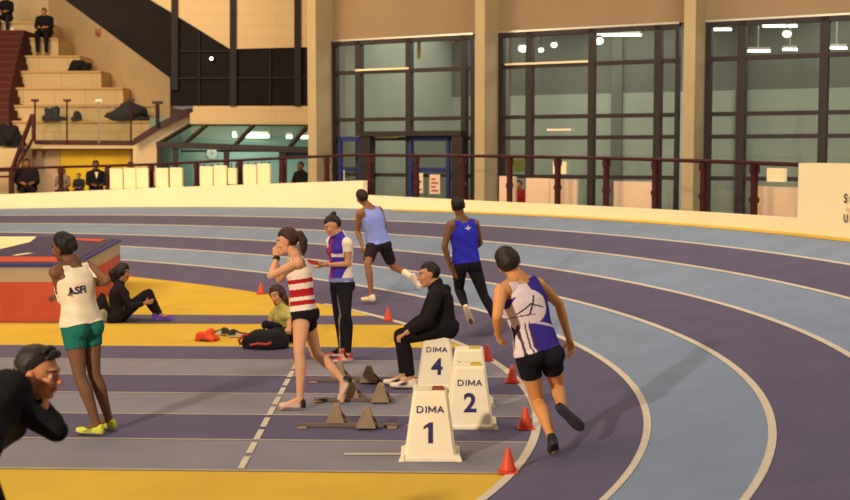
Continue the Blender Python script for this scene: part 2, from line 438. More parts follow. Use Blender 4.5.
# oblique side wall of the grandstand
DA, DB = np.array([at(171,90,37.3)[0], 37.3]), np.array([at(52,30,44)[0], 44.])
w = MB(); w.poly([on_plan(u, v, DA, DB) for u, v in [(65,0),(170,78),(170,150),(120,150),(20,60),(20,-40)]])
tag(w.build('wall_stair_side', M['stand']), kind='structure')
p = on_plan(99, 32, DA, DB); e = empty('wall_socket_box', p, 'small orange box mounted on the sloping grandstand wall', 'wall box')
MB().box(p[0]-.1, p[0]+.1, p[1]-.14, p[1], p[2]-.12, p[2]+.1).build('box_body', mat('orange_plastic', (150,84,44), .5), e)
MB().box(p[0]-.08, p[0]+.08, p[1]-.155, p[1]-.14, p[2]-.1, p[2]-.02).build('lid', mat('dark_orange_plastic', (120,60,30), .5), e)

# grandstand: tiers, each with its block seams and a lip
tiers = [(120.8,36.8,-140,156),(105,37.6,-140,155),(87.5,38.4,-140,123),(71,39.2,-140,101),(55.5,40.0,-140,80),(38,40.8,-140,58),(22,41.6,-140,46)]
M['tier'] = mat_brick('pale_tier_block', (202,176,132), (196,170,126), (176,148,108), .95, 3.0, .010)
M['lip'] = mat('tier_edge_trim', (196,156,98), .7, .06, 3)
st = MB(); zprev = 2.6; tz = {}
for i, (v, Y, u0, u1) in enumerate(tiers):
    z = at(60, v, Y)[2]; x0 = at(u0, v, Y)[0]; x1 = at(u1, v, Y)[0]; tz[i] = (z, Y)
    st.box(x0, x1, Y, 46, zprev-.3, z-.06, 0); st.box(x0, x1, Y-.05, 46, z-.06, z, 1)
    zprev = z
tag(st.build('grandstand', [M['tier'], M['lip']]), kind='structure')
# red aisle steps beside the tiers
stp = MB(); zs, ys = 2.75, 35.9; ztop = at(10, 31, 40.6)[2]; n = 16
for i in range(n):
    z = zs+(ztop-zs)*(i+1)/n; Y = ys+(40.6-ys)*i/n
    ul = 40-i*.0
    xr = at(8+19*max(0, (i/n-.30)/.70)**1.1, 80, Y)[0]
    stp.box(xr-1.6, xr, Y, 41.8, z-.4, z-.02, 0); stp.box(xr-1.6, xr, Y-.02, 41.8, z-.03, z, 1)
M['red2'] = mat('worn_red_step_edge', (112,58,46), .8, .1, 3)
tag(stp.build('aisle_steps', [M['red'], M['red2']]), kind='structure')
wb = MB(); flat(wb, [(-1600,-160),(160,-160),(160,60),(-200,60),(-200,200),(-1600,200)], 44.2); tag(wb.build('wall_rear', M['stand']), kind='structure')
# front wall under the stand with the yellow doors
w = MB(); flat(w, [(-140,143),(160,143),(160,215),(-140,215)], 36.0)
tag(w.build('wall_front_stand', mat('warm_white_plaster', (206,176,140), .8, .06, 1.2)), kind='structure')
pf = MB(); a, b = at(-140,142,35.7), at(160,142,35.7); zb2 = at(96, 145.2, 35.5)[2]; pf.box(a[0], b[0], 35.45, 38, zb2-.10, zb2-.01)
tag(pf.build('platform_slab', M['stand']), kind='structure')
d = empty('door_3', at(94,190,35.95), kind='structure')
for u0, u1 in ((60,94),(94.3,129)):
    m = MB(); flat(m, [(u0,149.5),(u1,149.5),(u1,215),(u0,215)], 35.93, .06); m.build('door_leaf', M['doory'], d)
m = MB(); flat(m, [(58,147.5),(131,147.5),(131,149.5),(58,149.5)], 35.88, .1); flat(m, [(58,147.5),(60,147.5),(60,215),(58,215)], 35.88, .1); flat(m, [(129,147.5),(131,147.5),(131,215),(129,215)], 35.88, .1)
m.build('door_frame', M['lip'], d)
m = MB(); flat(m, [(91,172),(92.2,172),(92.2,180),(91,180)], 35.85, .05); m.build('handle', M['steel'], d)
# glass balustrade along the platform edge
bal = empty('balustrade', at(96,143,35.6), 'glass balustrade on maroon beam at the front of the grandstand', 'balustrade')
m = MB(); flat(m, [(35,140),(133,140.5),(133,145.5),(35,144.5)], 35.55, .15); m.build('base_beam', M['maroon'], bal)
for i, u in enumerate((35,67,99,131)):
    m = MB(); a, b = at(u,143,35.55), at(u,101,35.55); m.tube([a, b], .028, 8); m.box(b[0]-.1,b[0]+.1,b[1]-.04,b[1]+.04,b[2]-.02,b[2]+.05)
    m.build('post', M['steel'] if u == 99 else M['maroon'], bal)
for u0, u1 in ((36.5,65.5),(68.5,97.5),(100.5,129.5)):
    m = MB(); flat(m, [(u0,104),(u1,104),(u1,141),(u0,141)], 35.56, .015); m.build('glass_panel', M['clear'], bal)
# sloping stair beam that climbs beside the glazed office
sb = empty('stair_beam', at(160,127,34.6), 'maroon sloping beam with a dark post climbing beside the glass roof', 'beam')
m = MB(); flat(m, [(133,139),(158,123),(187,108.5),(192.5,108.5),(192.5,113),(188,115),(158,130),(133,145.5)], 34.6, .12); m.build('beam', M['maroon'], sb)
m = MB(); a, b = at(157.5,127,34.55), at(157.5,103,34.55); m.tube([a, b], .05, 8); m.box(b[0]-.14,b[0]+.14,b[1]-.05,b[1]+.05,b[2]-.03,b[2]+.05); m.build('post', M['frame'], sb)
w = MB(); flat(w, [(133,144),(158,129),(188,114),(190,122),(157,142),(157,215),(133,215)], 34.9, .1)
tag(w.build('wall_stair_cheek', mat('stair_cheek_plaster', (214,186,146), .8, .05, 1.2)), kind='structure')
# maroon stair handrail at the picture's edge
hr = empty('stair_handrail', at(14,190,33.9), 'maroon stair handrail climbing from the walkway to the grandstand', 'handrail')
m = MB(); m.bar(at(11,173,33.9), at(32.5,115,35.2), .09, .09); m.build('top_rail', M['maroon'], hr)
m = MB(); m.bar(at(22,158,33.9), at(34,137,34.6), .06, .06); m.bar(at(15,172,33.9), at(24,152,34.3), .05, .05); m.build('lower_rail', M['maroon'], hr)
for (u, va, vb) in ((11.5,200,167),(23,158,141),(33,140,114)):
    m = MB(); m.bar(at(u,va,33.9), at(u,vb,33.9), .13 if va > 190 else .06, .08); m.build('post', M['maroon'], hr)
m = MB(); m.bar(at(-60,172.5,33.9), at(12,170.5,33.9), .06, .06); m.bar(at(-60,178,33.9), at(12,176.5,33.9), .12, .06); m.build('level_rail', M['maroon'], hr)

# glazed office with a sloping glass roof
of = empty('glazed_office', at(232,195,33.3), kind='structure')
# building shell
YF, YB = 32.6, 35.8
m = MB()
m.poly([at(157,150,YB), at(309,150,YB), at(309,215,YB), at(157,215,YB)], 0)
m.poly([at(150,118,YB), at(318,118,YB), at(318,152,YB), at(150,152,YB)], 0)
x0 = at(157,150,YF)[0]; x1 = at(309,150,YF)[0]
m.poly([(x0,YF,.7),(x0,YB,.7),(x0,YB,2.9),(x0,YF,2.5)], 0)
m.poly([(x0,YF,.7),(x1,YF,.7),(x1,YB,.7),(x0,YB,.7)], 1)
m.build('room_shell', [M['teal'], M['concrete']], of)
m = MB()
# roof: panes between rafters
roof = [(189,124,YB-2.1),(309.5,125,YB-2.1),(309.5,150,YF),(157,143,YF)]
m.poly([at(*q) for q in roof]); m.build('roof_pane', M['glass'], of)
m = MB()
m.bar(at(157,144.5,YF), at(310,150,YF), .24, .16); m.bar(at(188,124,YB-2.1), at(310,124.5,YB-2.1), .09, .09)
for (ua,ub) in ((160,191),(184,207),(234,254),(288,309)):
    va = 143+(ua-157)*7/152
    m.bar(at(ua,va,YF), at(ub,124.5,YB-2.1), .09, .08)
for u, wd in ((159.5,.12),(175.5,.14),(226.5,.14),(283,.2)):
    m.bar(at(u,212,YF), at(u,146,YF), wd, .12, up=(0,1,0))
m.build('frame', M['frame'], of)
m = MB(); m.poly([at(157,150,YF+.02), at(280,154,YF+.02), at(280,212,YF+.02), at(157,212,YF+.02)]); m.build('front_pane', M['clear'], of)
m = MB(); flat(m, [(281,150.5),(309.5,151),(309.5,158),(281,158)], YF+.1, .06); m.build('door_header', M['blue'], of)
for i, (ua, ub, v) in enumerate(((233,236.5,135.5),(246,269,136.2),(286.5,292,136.8),(301,309,137.2))):
    a, b = at(ua, v, YB-.5), at(ub, v, YB-.5); mm = (a+b)/2
    e = empty('fluorescent_lamp', mm, ['shortest tube lamp seen through the sloping office roof, nearest the wall clock', 'longest tube lamp seen through the sloping office roof', 'small tube lamp between the longest one and the pale fin, under the office roof', 'tube lamp half hidden by the pale fin under the office roof'][i], 'ceiling lamp', 'office tube lamps')
    MB().bar(a, b, .12, .09).build('diffuser', M['tube'], e)
    h = MB(); h.bar(a+[0,0,.09], b+[0,0,.09], .2, .07); h.build('housing', M['white'], e)
# wall clock
cp = at(212,154,YB-.08); e = empty('wall_clock', cp, 'round pale wall clock on the turquoise office wall', 'clock')
def disc(c, r, y0, y1, n=28):
    m = MB(); m.tube([(c[0],y0,c[2]),(c[0],y1,c[2])], r, n); return m
disc(cp, .155, cp[1], cp[1]+.06).build('rim', M['steel'], e); disc(cp, .135, cp[1]-.01, cp[1]+.02).build('dial', mat('clock_dial_face', (160,172,158), .6, .03), e)
MB().bar(cp+[0,-.02,0], cp+[.06,-.02,.05], .014, .01).bar(cp+[0,-.022,0], cp+[-.02,-.022,.11], .01, .01).build('hand', M['black'], e)

# ------------------------------------------------------------------ railing on the bend wall
RAIL = [(-60,170),(0,168.7),(150,164.6),(200,162),(350,155),(480,156),(600,158),(700,161),(797,164.6),(1000,172)]
ral = empty('railing', bend(6.5, ph_at(400)), 'long maroon tube railing with posts running above the bend wall', 'railing')
q = phs(70, pBox, 2.35); pts = []
for p_ in q:
    c = bend(6.45, p_); u = to_px(c)[0]; pts.append(at(u, tab(RAIL, u), c[1]))
MB().tube(pts, .033, 8).build('top_rail', M['maroon'], ral, True)
rp = []
for u in (61.5,108.5,152,197,240.5,283,327,370,416.5,463,509.5,557.5,606,655,703,753.5):
    p_ = ph_at(u, 6.45); c = bend(6.45, p_); top = at(u, tab(RAIL, u), c[1]); m = MB(); z0 = c[2]-.3
    d = bend(6.45, p_+.004)-bend(6.45, p_-.004); d[2] = 0; d /= np.linalg.norm(d)
    m.bar((c[0], c[1], .7), (c[0], c[1], top[2]-.03), .10, .07, up=tuple(np.cross(d, [0,0,1.])))
    m.bar((c[0],c[1],top[2]-.16), (c[0],c[1],top[2]-.04), .15, .08); m.bar((c[0],c[1],top[2]-.62), (c[0],c[1],top[2]-.54), .15, .08)
    m.build('post', M['maroon'], ral)
    rp.append(u)
ORD = ['first','second','third','fourth','fifth','sixth','seventh','eighth','ninth','tenth','eleventh']
def board(u0, u1, v0, v1, label, group, m, off=6.27, slots=False, rnd=False):
    pa, pb = ph_at(u0, off), ph_at(u1, off); a, b = bend(off, pa), bend(off, pb)
    za = at(u0, v0, a[1])[2]; zl = min(at(u0, v1, a[1])[2], 99)
    d = (b-a); d[2] = 0; d /= np.linalg.norm(d); n = np.array([d[1], -d[0], 0])*.025
    a = np.array([a[0], a[1], 0]); b = np.array([b[0], b[1], 0]); Z = np.array([0, 0, 1.])
    e = empty('notice_board', (a+b)/2+Z*zl, label, 'board', group)
    if rnd: zl -= .12
    c = [a+n+Z*zl, b+n+Z*zl, b-n+Z*zl, a-n+Z*zl, a+n+Z*za, b+n+Z*za, b-n+Z*za, a-n+Z*za]
    MB().hexa(c).build('panel', m, e)
    for f in (.2, .8):
        x = a+(b-a)*f; k = MB(); uu = u0+(u1-u0)*f; zr_ = at(uu, tab(RAIL, uu), a[1])[2]
        if off > 6.4: k.bar(x+Z*(zl-.0), x+Z*(.702), .03, .03, up=tuple(d)); k.build('support', M['maroon'], e); continue
        out = np.array([d[1], -d[0], 0]); out = out if out[1] > 0 else -out
        k.bar(x+Z*(za-.03)+out*.03, x+Z*(zr_-.065)+out*.06, .03, .02, up=tuple(d)); k.build('hook', M['maroon'], e)
for i, (u0,u1,v0,v1) in enumerate([(111,123.6,168.5,189),(125,136.6,168,188.5),(137.4,149,168,188),(157,169,168,188),(171,183,167.5,187.5),(201,213.5,166.3,186.8),(215,227.3,165.5,186.3),(229,237,168,184),(244.5,257,164.3,185.3),(258.5,270.5,163.5,184.6)]):
    board(u0,u1,v0,v1, 'cream board hung on the railing, %s of the ten counted from the yellow door' % ORD[i], 'cream boards hung on the railing', M['board'])
for i, (u0,u1,v0,v1) in enumerate([(500,516,176,204),(526.5,550,178,207),(550.6,577,179,208),(614.5,652,181,213),(755.5,796,186,222)]):
    board(u0,u1,v0,v1, ['narrow pinkish board behind the railing beside the second pale fin','wide pale board behind the railing just beside the red shirted spectator','wide pale board behind the railing joined to the end of another','single wide pale board behind the railing midway along the second bay','widest pinkish board behind the railing next to the white end wall'][i], 'pale boards standing behind the railing', M['board2'], 6.75)
board(767,784.5,168,181.5,'small white notice hung above the widest pinkish board',None, M['board'], 6.33)
# notices on the blue entrance door, a green sign and a white sheet inside
def pane_sign(name, u0,u1,v0,v1, m, label, cat, d=.1):
    a, b = on_plan(u0, v0, FA+fn*d, FB+fn*d), on_plan(u1, v1, FA+fn*d, FB+fn*d)
    e = empty(name, (a+b)/2, label, cat)
    MB().poly([a, (b[0],b[1],a[2]), b, (a[0],a[1],b[2])]).build('sheet', m, e)
    k = MB()
    for i in range(4):
        za = a[2]+(b[2]-a[2])*(.18+.2*i); f0 = fn*.008
        x0, x1 = a+(b-a)*.15, a+(b-a)*(.85 if i % 2 else .6)
        k.poly([(x0[0]+f0[0],x0[1]+f0[1],za), (x1[0]+f0[0],x1[1]+f0[1],za), (x1[0]+f0[0],x1[1]+f0[1],za-.05), (x0[0]+f0[0],x0[1]+f0[1],za-.05)])
    k.build('print', mat('red_print', (170,90,80), .7), e)
pane_sign('door_notice', 429.5,440,174.5,194, M['board2'], 'pink and white notice taped on the blue entrance door', 'notice', .12)
pane_sign('door_notice', 415,423,173,193, M['board2'], 'red lettered notice on the glass just beside the entrance door handle', 'notice', .12)
def plain_sign(name, u0,u1,v0,v1, m, label, cat, d):
    a, b = on_plan(u0, v0, FA+fn*d, FB+fn*d), on_plan(u1, v1, FA+fn*d, FB+fn*d)
    tag(MB().hexa([(a[0],a[1],b[2]),(b[0],b[1],b[2]),(b[0]-fn[0]*.03,b[1]-fn[1]*.03,b[2]),(a[0]-fn[0]*.03,a[1]-fn[1]*.03,b[2]),(a[0],a[1],a[2]),(b[0],b[1],a[2]),(b[0]-fn[0]*.03,b[1]-fn[1]*.03,a[2]),(a[0]-fn[0]*.03,a[1]-fn[1]*.03,a[2])]).build(name, m), label, cat)
plain_sign('green_sign', 504,524,159,172, mat('lime_green_print', (150,160,50), .6), 'lime green sign inside the second glazed bay', 'sign', -.4)
plain_sign('paper_sheet', 553,566,161.5,174, M['board'], 'white paper sheet on the glass of the second bay', 'paper', .06)
# ------------------------------------------------------------------ landing mat
M['matnavy'] = mat('navy_mat_vinyl', (52,46,82), .45, .10, 1.5, bump=.1); M['matorange'] = mat('orange_mat_vinyl', (186,70,38), .5, .10, 1.6, bump=.3)
M['matgrey'] = mat('grey_mat_vinyl', (170,150,122), .5, .08, 1.6, bump=.2); M['matblue'] = mat('blue_mat_trim', (44,44,116), .45, .08, 3)
M['matcream'] = mat('cream_mat_vinyl', (236,206,160), .5, .05, 2)
def mat_outline(inset=0):
    P4 = [(-10.2,17.28),(-4.93,17.3),(-5.5,22.3),(-10.2,24.2)]
    c = np.mean(np.array(P4), axis=0); return [tuple(np.array(p)+(c-np.array(p))/np.linalg.norm(c-np.array(p))*inset) for p in P4]
def slab(mb, z0, z1, inset0=0, inset1=0, mi=0, wob=0):
    a, b = mat_outline(inset0), mat_outline(inset1); n = 26
    ra, rb = [], []
    for i in range(4):
        for k in range(n):
            f = k/n; wv = wob*math.sin(k*2.3+i)*math.sin(math.pi*f)
            A = np.array(a[i])*(1-f)+np.array(a[(i+1) % 4])*f; B = np.array(b[i])*(1-f)+np.array(b[(i+1) % 4])*f
            d = np.array(a[(i+1) % 4])-np.array(a[i]); d /= np.linalg.norm(d); o = np.array([d[1], -d[0]])*wv
            ra.append((A[0]+o[0], A[1]+o[1], z0)); rb.append((B[0]+o[0]*.4, B[1]+o[1]*.4, z1))
    N = len(ra); mb.mesh(ra+rb, [tuple(range(N))[::-1], tuple(range(N, 2*N))]+[(i, (i+1) % N, N+(i+1) % N, N+i) for i in range(N)], mi); return mb
lm = empty('landing_mat', (-7.5,20,.004), 'big high jump landing mat, orange and grey sides with a navy top', 'landing mat')
slab(MB(), .004, .57, -.02, 0, wob=.03).build('lower_cover', M['matorange'], lm)
slab(MB(), .57, .78, .0, .0, wob=.02).build('upper_cover', M['matgrey'], lm)
slab(MB(), .78, .82, -.03, -.03).build('edge_trim', M['matblue'], lm)
slab(MB(), .82, .835, .05, .09).build('top_cover', M['matnavy'], lm)
m = MB(); m.box(-10.1,-5.1,17.5,18.3,.836,.841); m.poly([(-6.7,22.4,.841),(-5.7,22.1,.841),(-5.62,21.4,.841),(-6.4,22.0,.841)]); m.build('top_stripe', M['matorange'], lm)
m = MB(); m.poly([(-10.0,19.2,.8395),(-6.8,19.8,.8395),(-6.83,21.4,.8395),(-7.14,22.75,.8395),(-10.0,22.9,.8395)]); m.build('top_patch', M['matcream'], lm)
m = MB(); m.bar((-6.15,18.55,.842),(-6.05,18.95,.842),.09,.01); m.build('strap', M['matcream'], lm)

# ------------------------------------------------------------------ lane number boxes
M['boxw'] = mat('white_lane_box_plastic', (240,224,194), .45, .03, 4); M['num'] = mat('dark_violet_lettering', (50,38,92), .6, .05, 8)
M['tapey'] = mat('yellow_handle_plastic', (186,160,56), .5, .05, 6); M['tapeb'] = mat('brown_handle_plastic', (132,62,40), .5, .05, 6)
HB = .53
def one_mesh():
    me = bpy.data.meshes.new('numeral'); w, h = .018, .08
    me.from_pydata([(-w,-h,.001),(w,-h,.001),(w,h,.001),(-w*.6,h,.001),(-w*3.0,h*.62,.001),(-w*3.0,h*.36,.001),(-w,h*.58,.001)], [], [(0,1,2,3,4,5,6)]); return me
STROKES = dict(D=[[(0,0),(0,1),(.5,1),(.85,.8),(.95,.5),(.85,.2),(.5,0),(0,0)]], I=[[(.5,0),(.5,1)]], M=[[(0,0),(0,1),(.55,.2),(1.1,1),(1.1,0)]], A=[[(0,0),(.5,1),(1,0)],[(.2,.33),(.8,.33)]])
def stroke_word(word, h, th):
    """bold wide capitals drawn with a flat pen, centred"""
    vs, fs, x = [], [], 0
    for ch in word:
        w_ = dict(D=1.0, I=.35, M=1.15, A=1.05)[ch]; sx = .35 if ch == 'I' else 1
        for line in STROKES[ch]:
            pts = [np.array([x+p[0]*sx*(.97 if ch != 'I' else 1), p[1]]) for p in line]
            for p, q in zip(pts, pts[1:]):
                d = (q-p)/np.linalg.norm(q-p); n = np.array([-d[1], d[0]])*th/2; e_ = d*th*.3; b = len(vs)
                vs += [p-e_-n, q+e_-n, q+e_+n, p-e_+n]; fs.append((b, b+1, b+2, b+3))
        x += w_*(1 if ch != 'I' else 1)+.30
    x -= .30; me = bpy.data.meshes.new('word'); me.from_pydata([((v[0]-x/2)*h, (v[1]-.5)*h, .001+.0001*(i//4)) for i, v in enumerate(vs)], [], fs); return me
def lane_box(u, v, num, label, yaw=0, cap=None):
    p = on_ground(u, v, .004); e = empty('lane_number_box', p, label, 'lane box', 'white start lane boxes')
    e.rotation_euler = (0, 0, 0); x, y = p[0], p[1]; R = rotz(yaw)
    def T(q): w_ = R@Vector(q); return (w_[0]+x, w_[1]+y+.0, w_[2]+.004)
    def ring(hw, d0, d1, z, b=.02): return [(-hw+b,d0,z),(hw-b,d0,z),(hw,d0+b,z),(hw,d1-b,z),(hw-b,d1,z),(-hw+b,d1,z),(-hw,d1-b,z),(-hw,d0+b,z)]
    rings = [ring(.232,-.02,.40,0), ring(.232,-.02,.40,.022), ring(.198,0,.38,.045), ring(.135,.075,.305,HB-.02), ring(.125,.085,.295,HB)]
    vs = [T(q) for r_ in rings for q in r_]; fs = [tuple(range(8))[::-1], tuple(range(32,40))]
    for i in range(4):
        for k in range(8): fs.append((i*8+k, i*8+(k+1) % 8, (i+1)*8+(k+1) % 8, (i+1)*8+k))
    MB().mesh(vs, fs).build('box_body', M['boxw'], e)
    def face(body, size, h, bold):
        me = stroke_word(body, size, bold) if len(body) > 1 else text_mesh(body, size, bold, .001) if body != '1' else one_mesh(); f = (h-.045)/(HB-.065)
        vs = []
        for q in me.vertices:
            z = h+q.co.y*.985; fz = (z-.045)/(HB-.065); vs.append(T((q.co.x, .075*fz-.004-q.co.z, z)))
        MB().mesh(vs, [tuple(g_.vertices) for g_ in me.polygons]).build('lettering' if len(body) > 1 else 'number', M['num'], e); bpy.data.meshes.remove(me)
    me_w = 'DIMA'
    face(me_w, .046, .392, .20); face(num, .225, .215, .006)
    h = MB()
    for s in (-1, 1):
        b = MB(); b.hexa([T(q) for q in [(s*.205,-.03,0),(s*.245,-.03,0),(s*.245,.03,0),(s*.205,.03,0),(s*.20,-.02,.05),(s*.225,-.02,.05),(s*.225,.02,.05),(s*.20,.02,.05)][::1]]); b.build('foot', M['boxw'], e)
    if cap:
        h.hexa([T(q) for q in [(cap[1],.12,HB),(cap[1]+.1,.12,HB),(cap[1]+.1,.2,HB),(cap[1],.2,HB),(cap[1]+.01,.13,HB+.022),(cap[1]+.09,.13,HB+.022),(cap[1]+.09,.19,HB+.022),(cap[1]+.01,.19,HB+.022)]])
        h.build('carry_handle', cap[0], e)
    return e
lane_box(430.5, 461, '1', 'white lane box with the number 1', 0, (M['tapeb'], .01))
lane_box(470, 429, '2', 'white lane box with the number 2', -.03, (M['tapey'], 0))
lane_box(469, 407, '3', 'white lane box mostly hidden behind the number 2 box, only its top lettering showing', -.03, (M['tapey'], 0))
lane_box(437, 389, '4', 'white lane box with the number 4, a man sitting on it', 0)

# ------------------------------------------------------------------ cones
M['cone'] = mat('orange_red_cone_plastic', (206,72,44), .5, .06, 5)
def cone(u, v, label, h=.185):
    p = on_ground(u, v); e = empty('marker_cone', p, label, 'cone', 'orange cones along the inner track line')
    z0 = .0075; m = MB(); m.tube([p+[0,0,z0+.012], p+[0,0,z0+.03], p+[0,0,z0+h-.01], p+[0,0,z0+h]], [.062,.056,.016,.011], 20); m.build('cone_body', M['cone'], e, True)
    m = MB(); m.box(p[0]-.072,p[0]+.072,p[1]-.072,p[1]+.072,z0,z0+.014); m.build('base', M['cone'], e)
for u, v, l in [(508,473,'orange cone at the near end of the curve, beside the number 1 box corner'),(525.5,429,'orange cone by the standing foot of the purple vested runner'),(512,383,'orange cone at the purple vested runner\'s shorts'),
                (487,361,'orange cone just behind the top of the number 2 box'),(388,321,'orange cone on the yellow between the phone girl and the seated man'),(261,294,'farthest orange cone, behind the girl hiding her face')]: cone(u, v, l)

# ------------------------------------------------------------------ starting blocks
M['pad'] = mat('worn_tan_block_pad', (150,124,98), .8, .12, 9); M['rail'] = mat('brown_block_rail', (106,88,82), .7, .12, 8)
def blocks(v, u0, u1, pads, label):
    a, b = on_ground(u0, v, .012), on_ground(u1, v, .012); e = empty('starting_block', (a+b)/2, label, 'starting block', 'starting blocks in the lanes')
    m = MB(); m.box(a[0],b[0],a[1]-.035,a[1]+.035,.008,.035); m.build('rail', M['rail'], e)
    for x in (a[0]+.03, b[0]-.06):
        m = MB(); m.box(x-.03,x+.05,a[1]-.09,a[1]+.09,.007,.016); m.build('spike_plate', M['pad'], e)
    for i, u in enumerate(pads):
        c = on_ground(u, v, .03); s = 1 if i == 0 else -1; y = a[1]+s*.075; x = c[0]
        m = MB(); q = [(-.085,0),(-.055,.0),(.085,.0),(.035,.16),(.0,.175),(-.02,.16)]
        m.mesh([(x+px_,y-.06,.02+pz) for px_, pz in q]+[(x+px_,y+.06,.02+pz) for px_, pz in q], [tuple(range(6))[::-1], tuple(range(6,12))]+[(k,(k+1)%6,6+(k+1)%6,6+k) for k in range(6)])
        pd = m.build('foot_pad', M['pad'], e)
        m = MB(); m.bar((x+.06,y,.03),(x+.15,y,.03),.03,.02); m.bar((x+.02,y,.14),(x+.13,y,.03),.025,.02); m.build('strut', M['rail'], pd)
blocks(426, 298, 398, (334,366), 'starting block with two tan pads in the second lane, nearest the number 1 box')
blocks(400.5, 314, 393, (350,380), 'starting block in the third lane beside the walking girl\'s raised heel')
blocks(381, 310, 379, (338,368), 'starting block in the fourth lane, by the seated man\'s shoes')

# ------------------------------------------------------------------ bags and jackets
def lump(c, r3, seed, n=3, rough=.25, flat_z=None):
    rs = np.random.RandomState(seed); vs, fs = ICO[n]; v = vs.copy(); d = np.ones(len(v))
    for k in range(9):
        w = rs.randn(3)*2.2; d += rough/3*np.sin(v@w*1.4+rs.rand()*6)
    v = v*d[:, None]*np.array(r3); v[:, 2] = np.maximum(v[:, 2], -r3[2]*.35)
    v[:, 2] -= v[:, 2].min(); return MB().mesh(v+np.array(c), fs)
p = on_ground(207.5, 340, .006); M['orangecl'] = mat('orange_red_cloth', (214,70,36), .8, .15, 10, bump=.3)
e = empty('drawstring_bag', p, 'crumpled orange red bag lying on the yellow infield', 'bag')
lump(p, (.13,.12,.10), 3).build('bag_body', M['orangecl'], e, True); MB().tube([p+[-.1,-.05,.03],p+[-.05,-.12,.015],p+[.05,-.13,.012],p+[.12,-.08,.02]], .008, 6).build('cord', M['black'], e)
p = on_ground(266, 349, .006); e = empty('sports_bag', p, 'black sports bag with red trim lying in front of the crouching girl', 'bag')
lump(p+[0,.08,0], (.31,.15,.17), 11, 3, .12).build('bag_body', M['cloth'], e, True)
M['redtrim'] = mat('red_bag_trim', (170,50,40), .7, .1, 8)
MB().tube([p+[-.18,-.08,.06],p+[-.08,-.10,.08],p+[.02,-.10,.07],p+[.08,-.09,.09]], .016, 8).build('trim', M['redtrim'], e); MB().tube([p+[-.31,.03,.05],p+[-.33,.0,.11],p+[-.26,.0,.17],p+[-.12,.04,.185]], .018, 8).build('strap', M['redtrim'], e)
p = on_ground(101, 320, .006); e = empty('backpack', p, 'small black and white backpack between the vest runner and the seated woman in black', 'bag')
lump(p+[0,.05,0], (.10,.10,.27), 5).build('bag_body', M['cloth'], e, True); lump(p+[.05,-.05,.0], (.06,.04,.12), 6).build('pocket', mat('pale_pocket_cloth', (176,166,120), .8), e, True)
MB().tube([p+[-.06,0,.25],p+[-.09,-.07,.2],p+[-.08,-.09,.08]], .014, 6).build('strap', M['clothg'], e)
def jacket(u0, u1, v0, v1, Y, z, m, label, seed):
    a, b = at(u0, v1, Y), at(u1, v1, Y); top = at((u0+u1)/2, v0, Y)[2]; c = (a+b)/2; c[2] = z; w_ = (b[0]-a[0])/2
    e = empty('folded_jacket', c, label, 'jacket', None)
    lump(c, (w_*.8,.28,max(top-z,.12)*1.0), seed, 3, .4).build('jacket_body', m, e, True)
    lump(c+[w_*.6,-.1,0], (w_*.5,.12,.10), seed+1, 2, .4).build('sleeve', m, e, True)
jacket(69,91,63,72,39.35,tz[3][0]+.004,M['cloth'],'black jacket thrown on a tier below the topmost sitting man',21)
jacket(43,66,109.5,120.5,36.95,tz[0][0]+.004,M['clothg'],'dark grey rounded bundle behind the first glass panel of the balustrade',31)
jacket(71,82,116,120.5,36.95,tz[0][0]+.004,M['clothg'],'small flat dark bundle behind the second glass panel of the balustrade',41)
jacket(101,150,108,120.5,36.95,tz[0][0]+.004,M['clothg'],'long dark heap of jackets behind the last glass panel of the balustrade',51)
jacket(-8,26,132,146,34.9,at(10,146,34.9)[2],M['cloth'],'black jacket draped beside the maroon stair handrail',61)
p = at(8,148,34.9); MBq = MB(); MBq.box(p[0]-1.2,p[0]+.45,34.6,35.6,.7,p[2]-.005)
tag(MBq.build('low_tier', M['stand']), kind='structure')
# ------------------------------------------------------------------ people
nrm = lambda v: v/(np.linalg.norm(v)+1e-9)
def seg_t(V, a, b):
    d = b-a; t = np.clip(((V-a)@d)/(d@d+1e-12), 0, 1); return t, np.linalg.norm(V-(a+t[:, None]*d), axis=1)
def remesh(mb, vox, smooth=3):
    me = bpy.data.meshes.new('tmp'); me.from_pydata(mb.v, [], mb.f); me.update()
    o = bpy.data.objects.new('tmp', me); COL.objects.link(o)
    r_ = o.modifiers.new('r', 'REMESH'); r_.mode = 'VOXEL'; r_.voxel_size = vox
    s_ = o.modifiers.new('s', 'SMOOTH'); s_.factor = .5; s_.iterations = smooth
    dg = bpy.context.evaluated_depsgraph_get(); out = bpy.data.meshes.new_from_object(o.evaluated_get(dg))
    bpy.data.objects.remove(o); bpy.data.meshes.remove(me); return out
def arrays(me):
    n = len(me.vertices); co = np.empty(n*3); me.vertices.foreach_get('co', co)
    no = np.empty(n*3); me.vertices.foreach_get('normal', no)
    return co.reshape(n, 3), no.reshape(n, 3)
def set_col(me, col):
    a = me.color_attributes.new('Col', 'FLOAT_COLOR', 'POINT'); c = np.ones((len(me.vertices), 4)); c[:, :3] = col
    a.data.foreach_set('color', c.ravel())
def L(c): return np.array(lin(c))

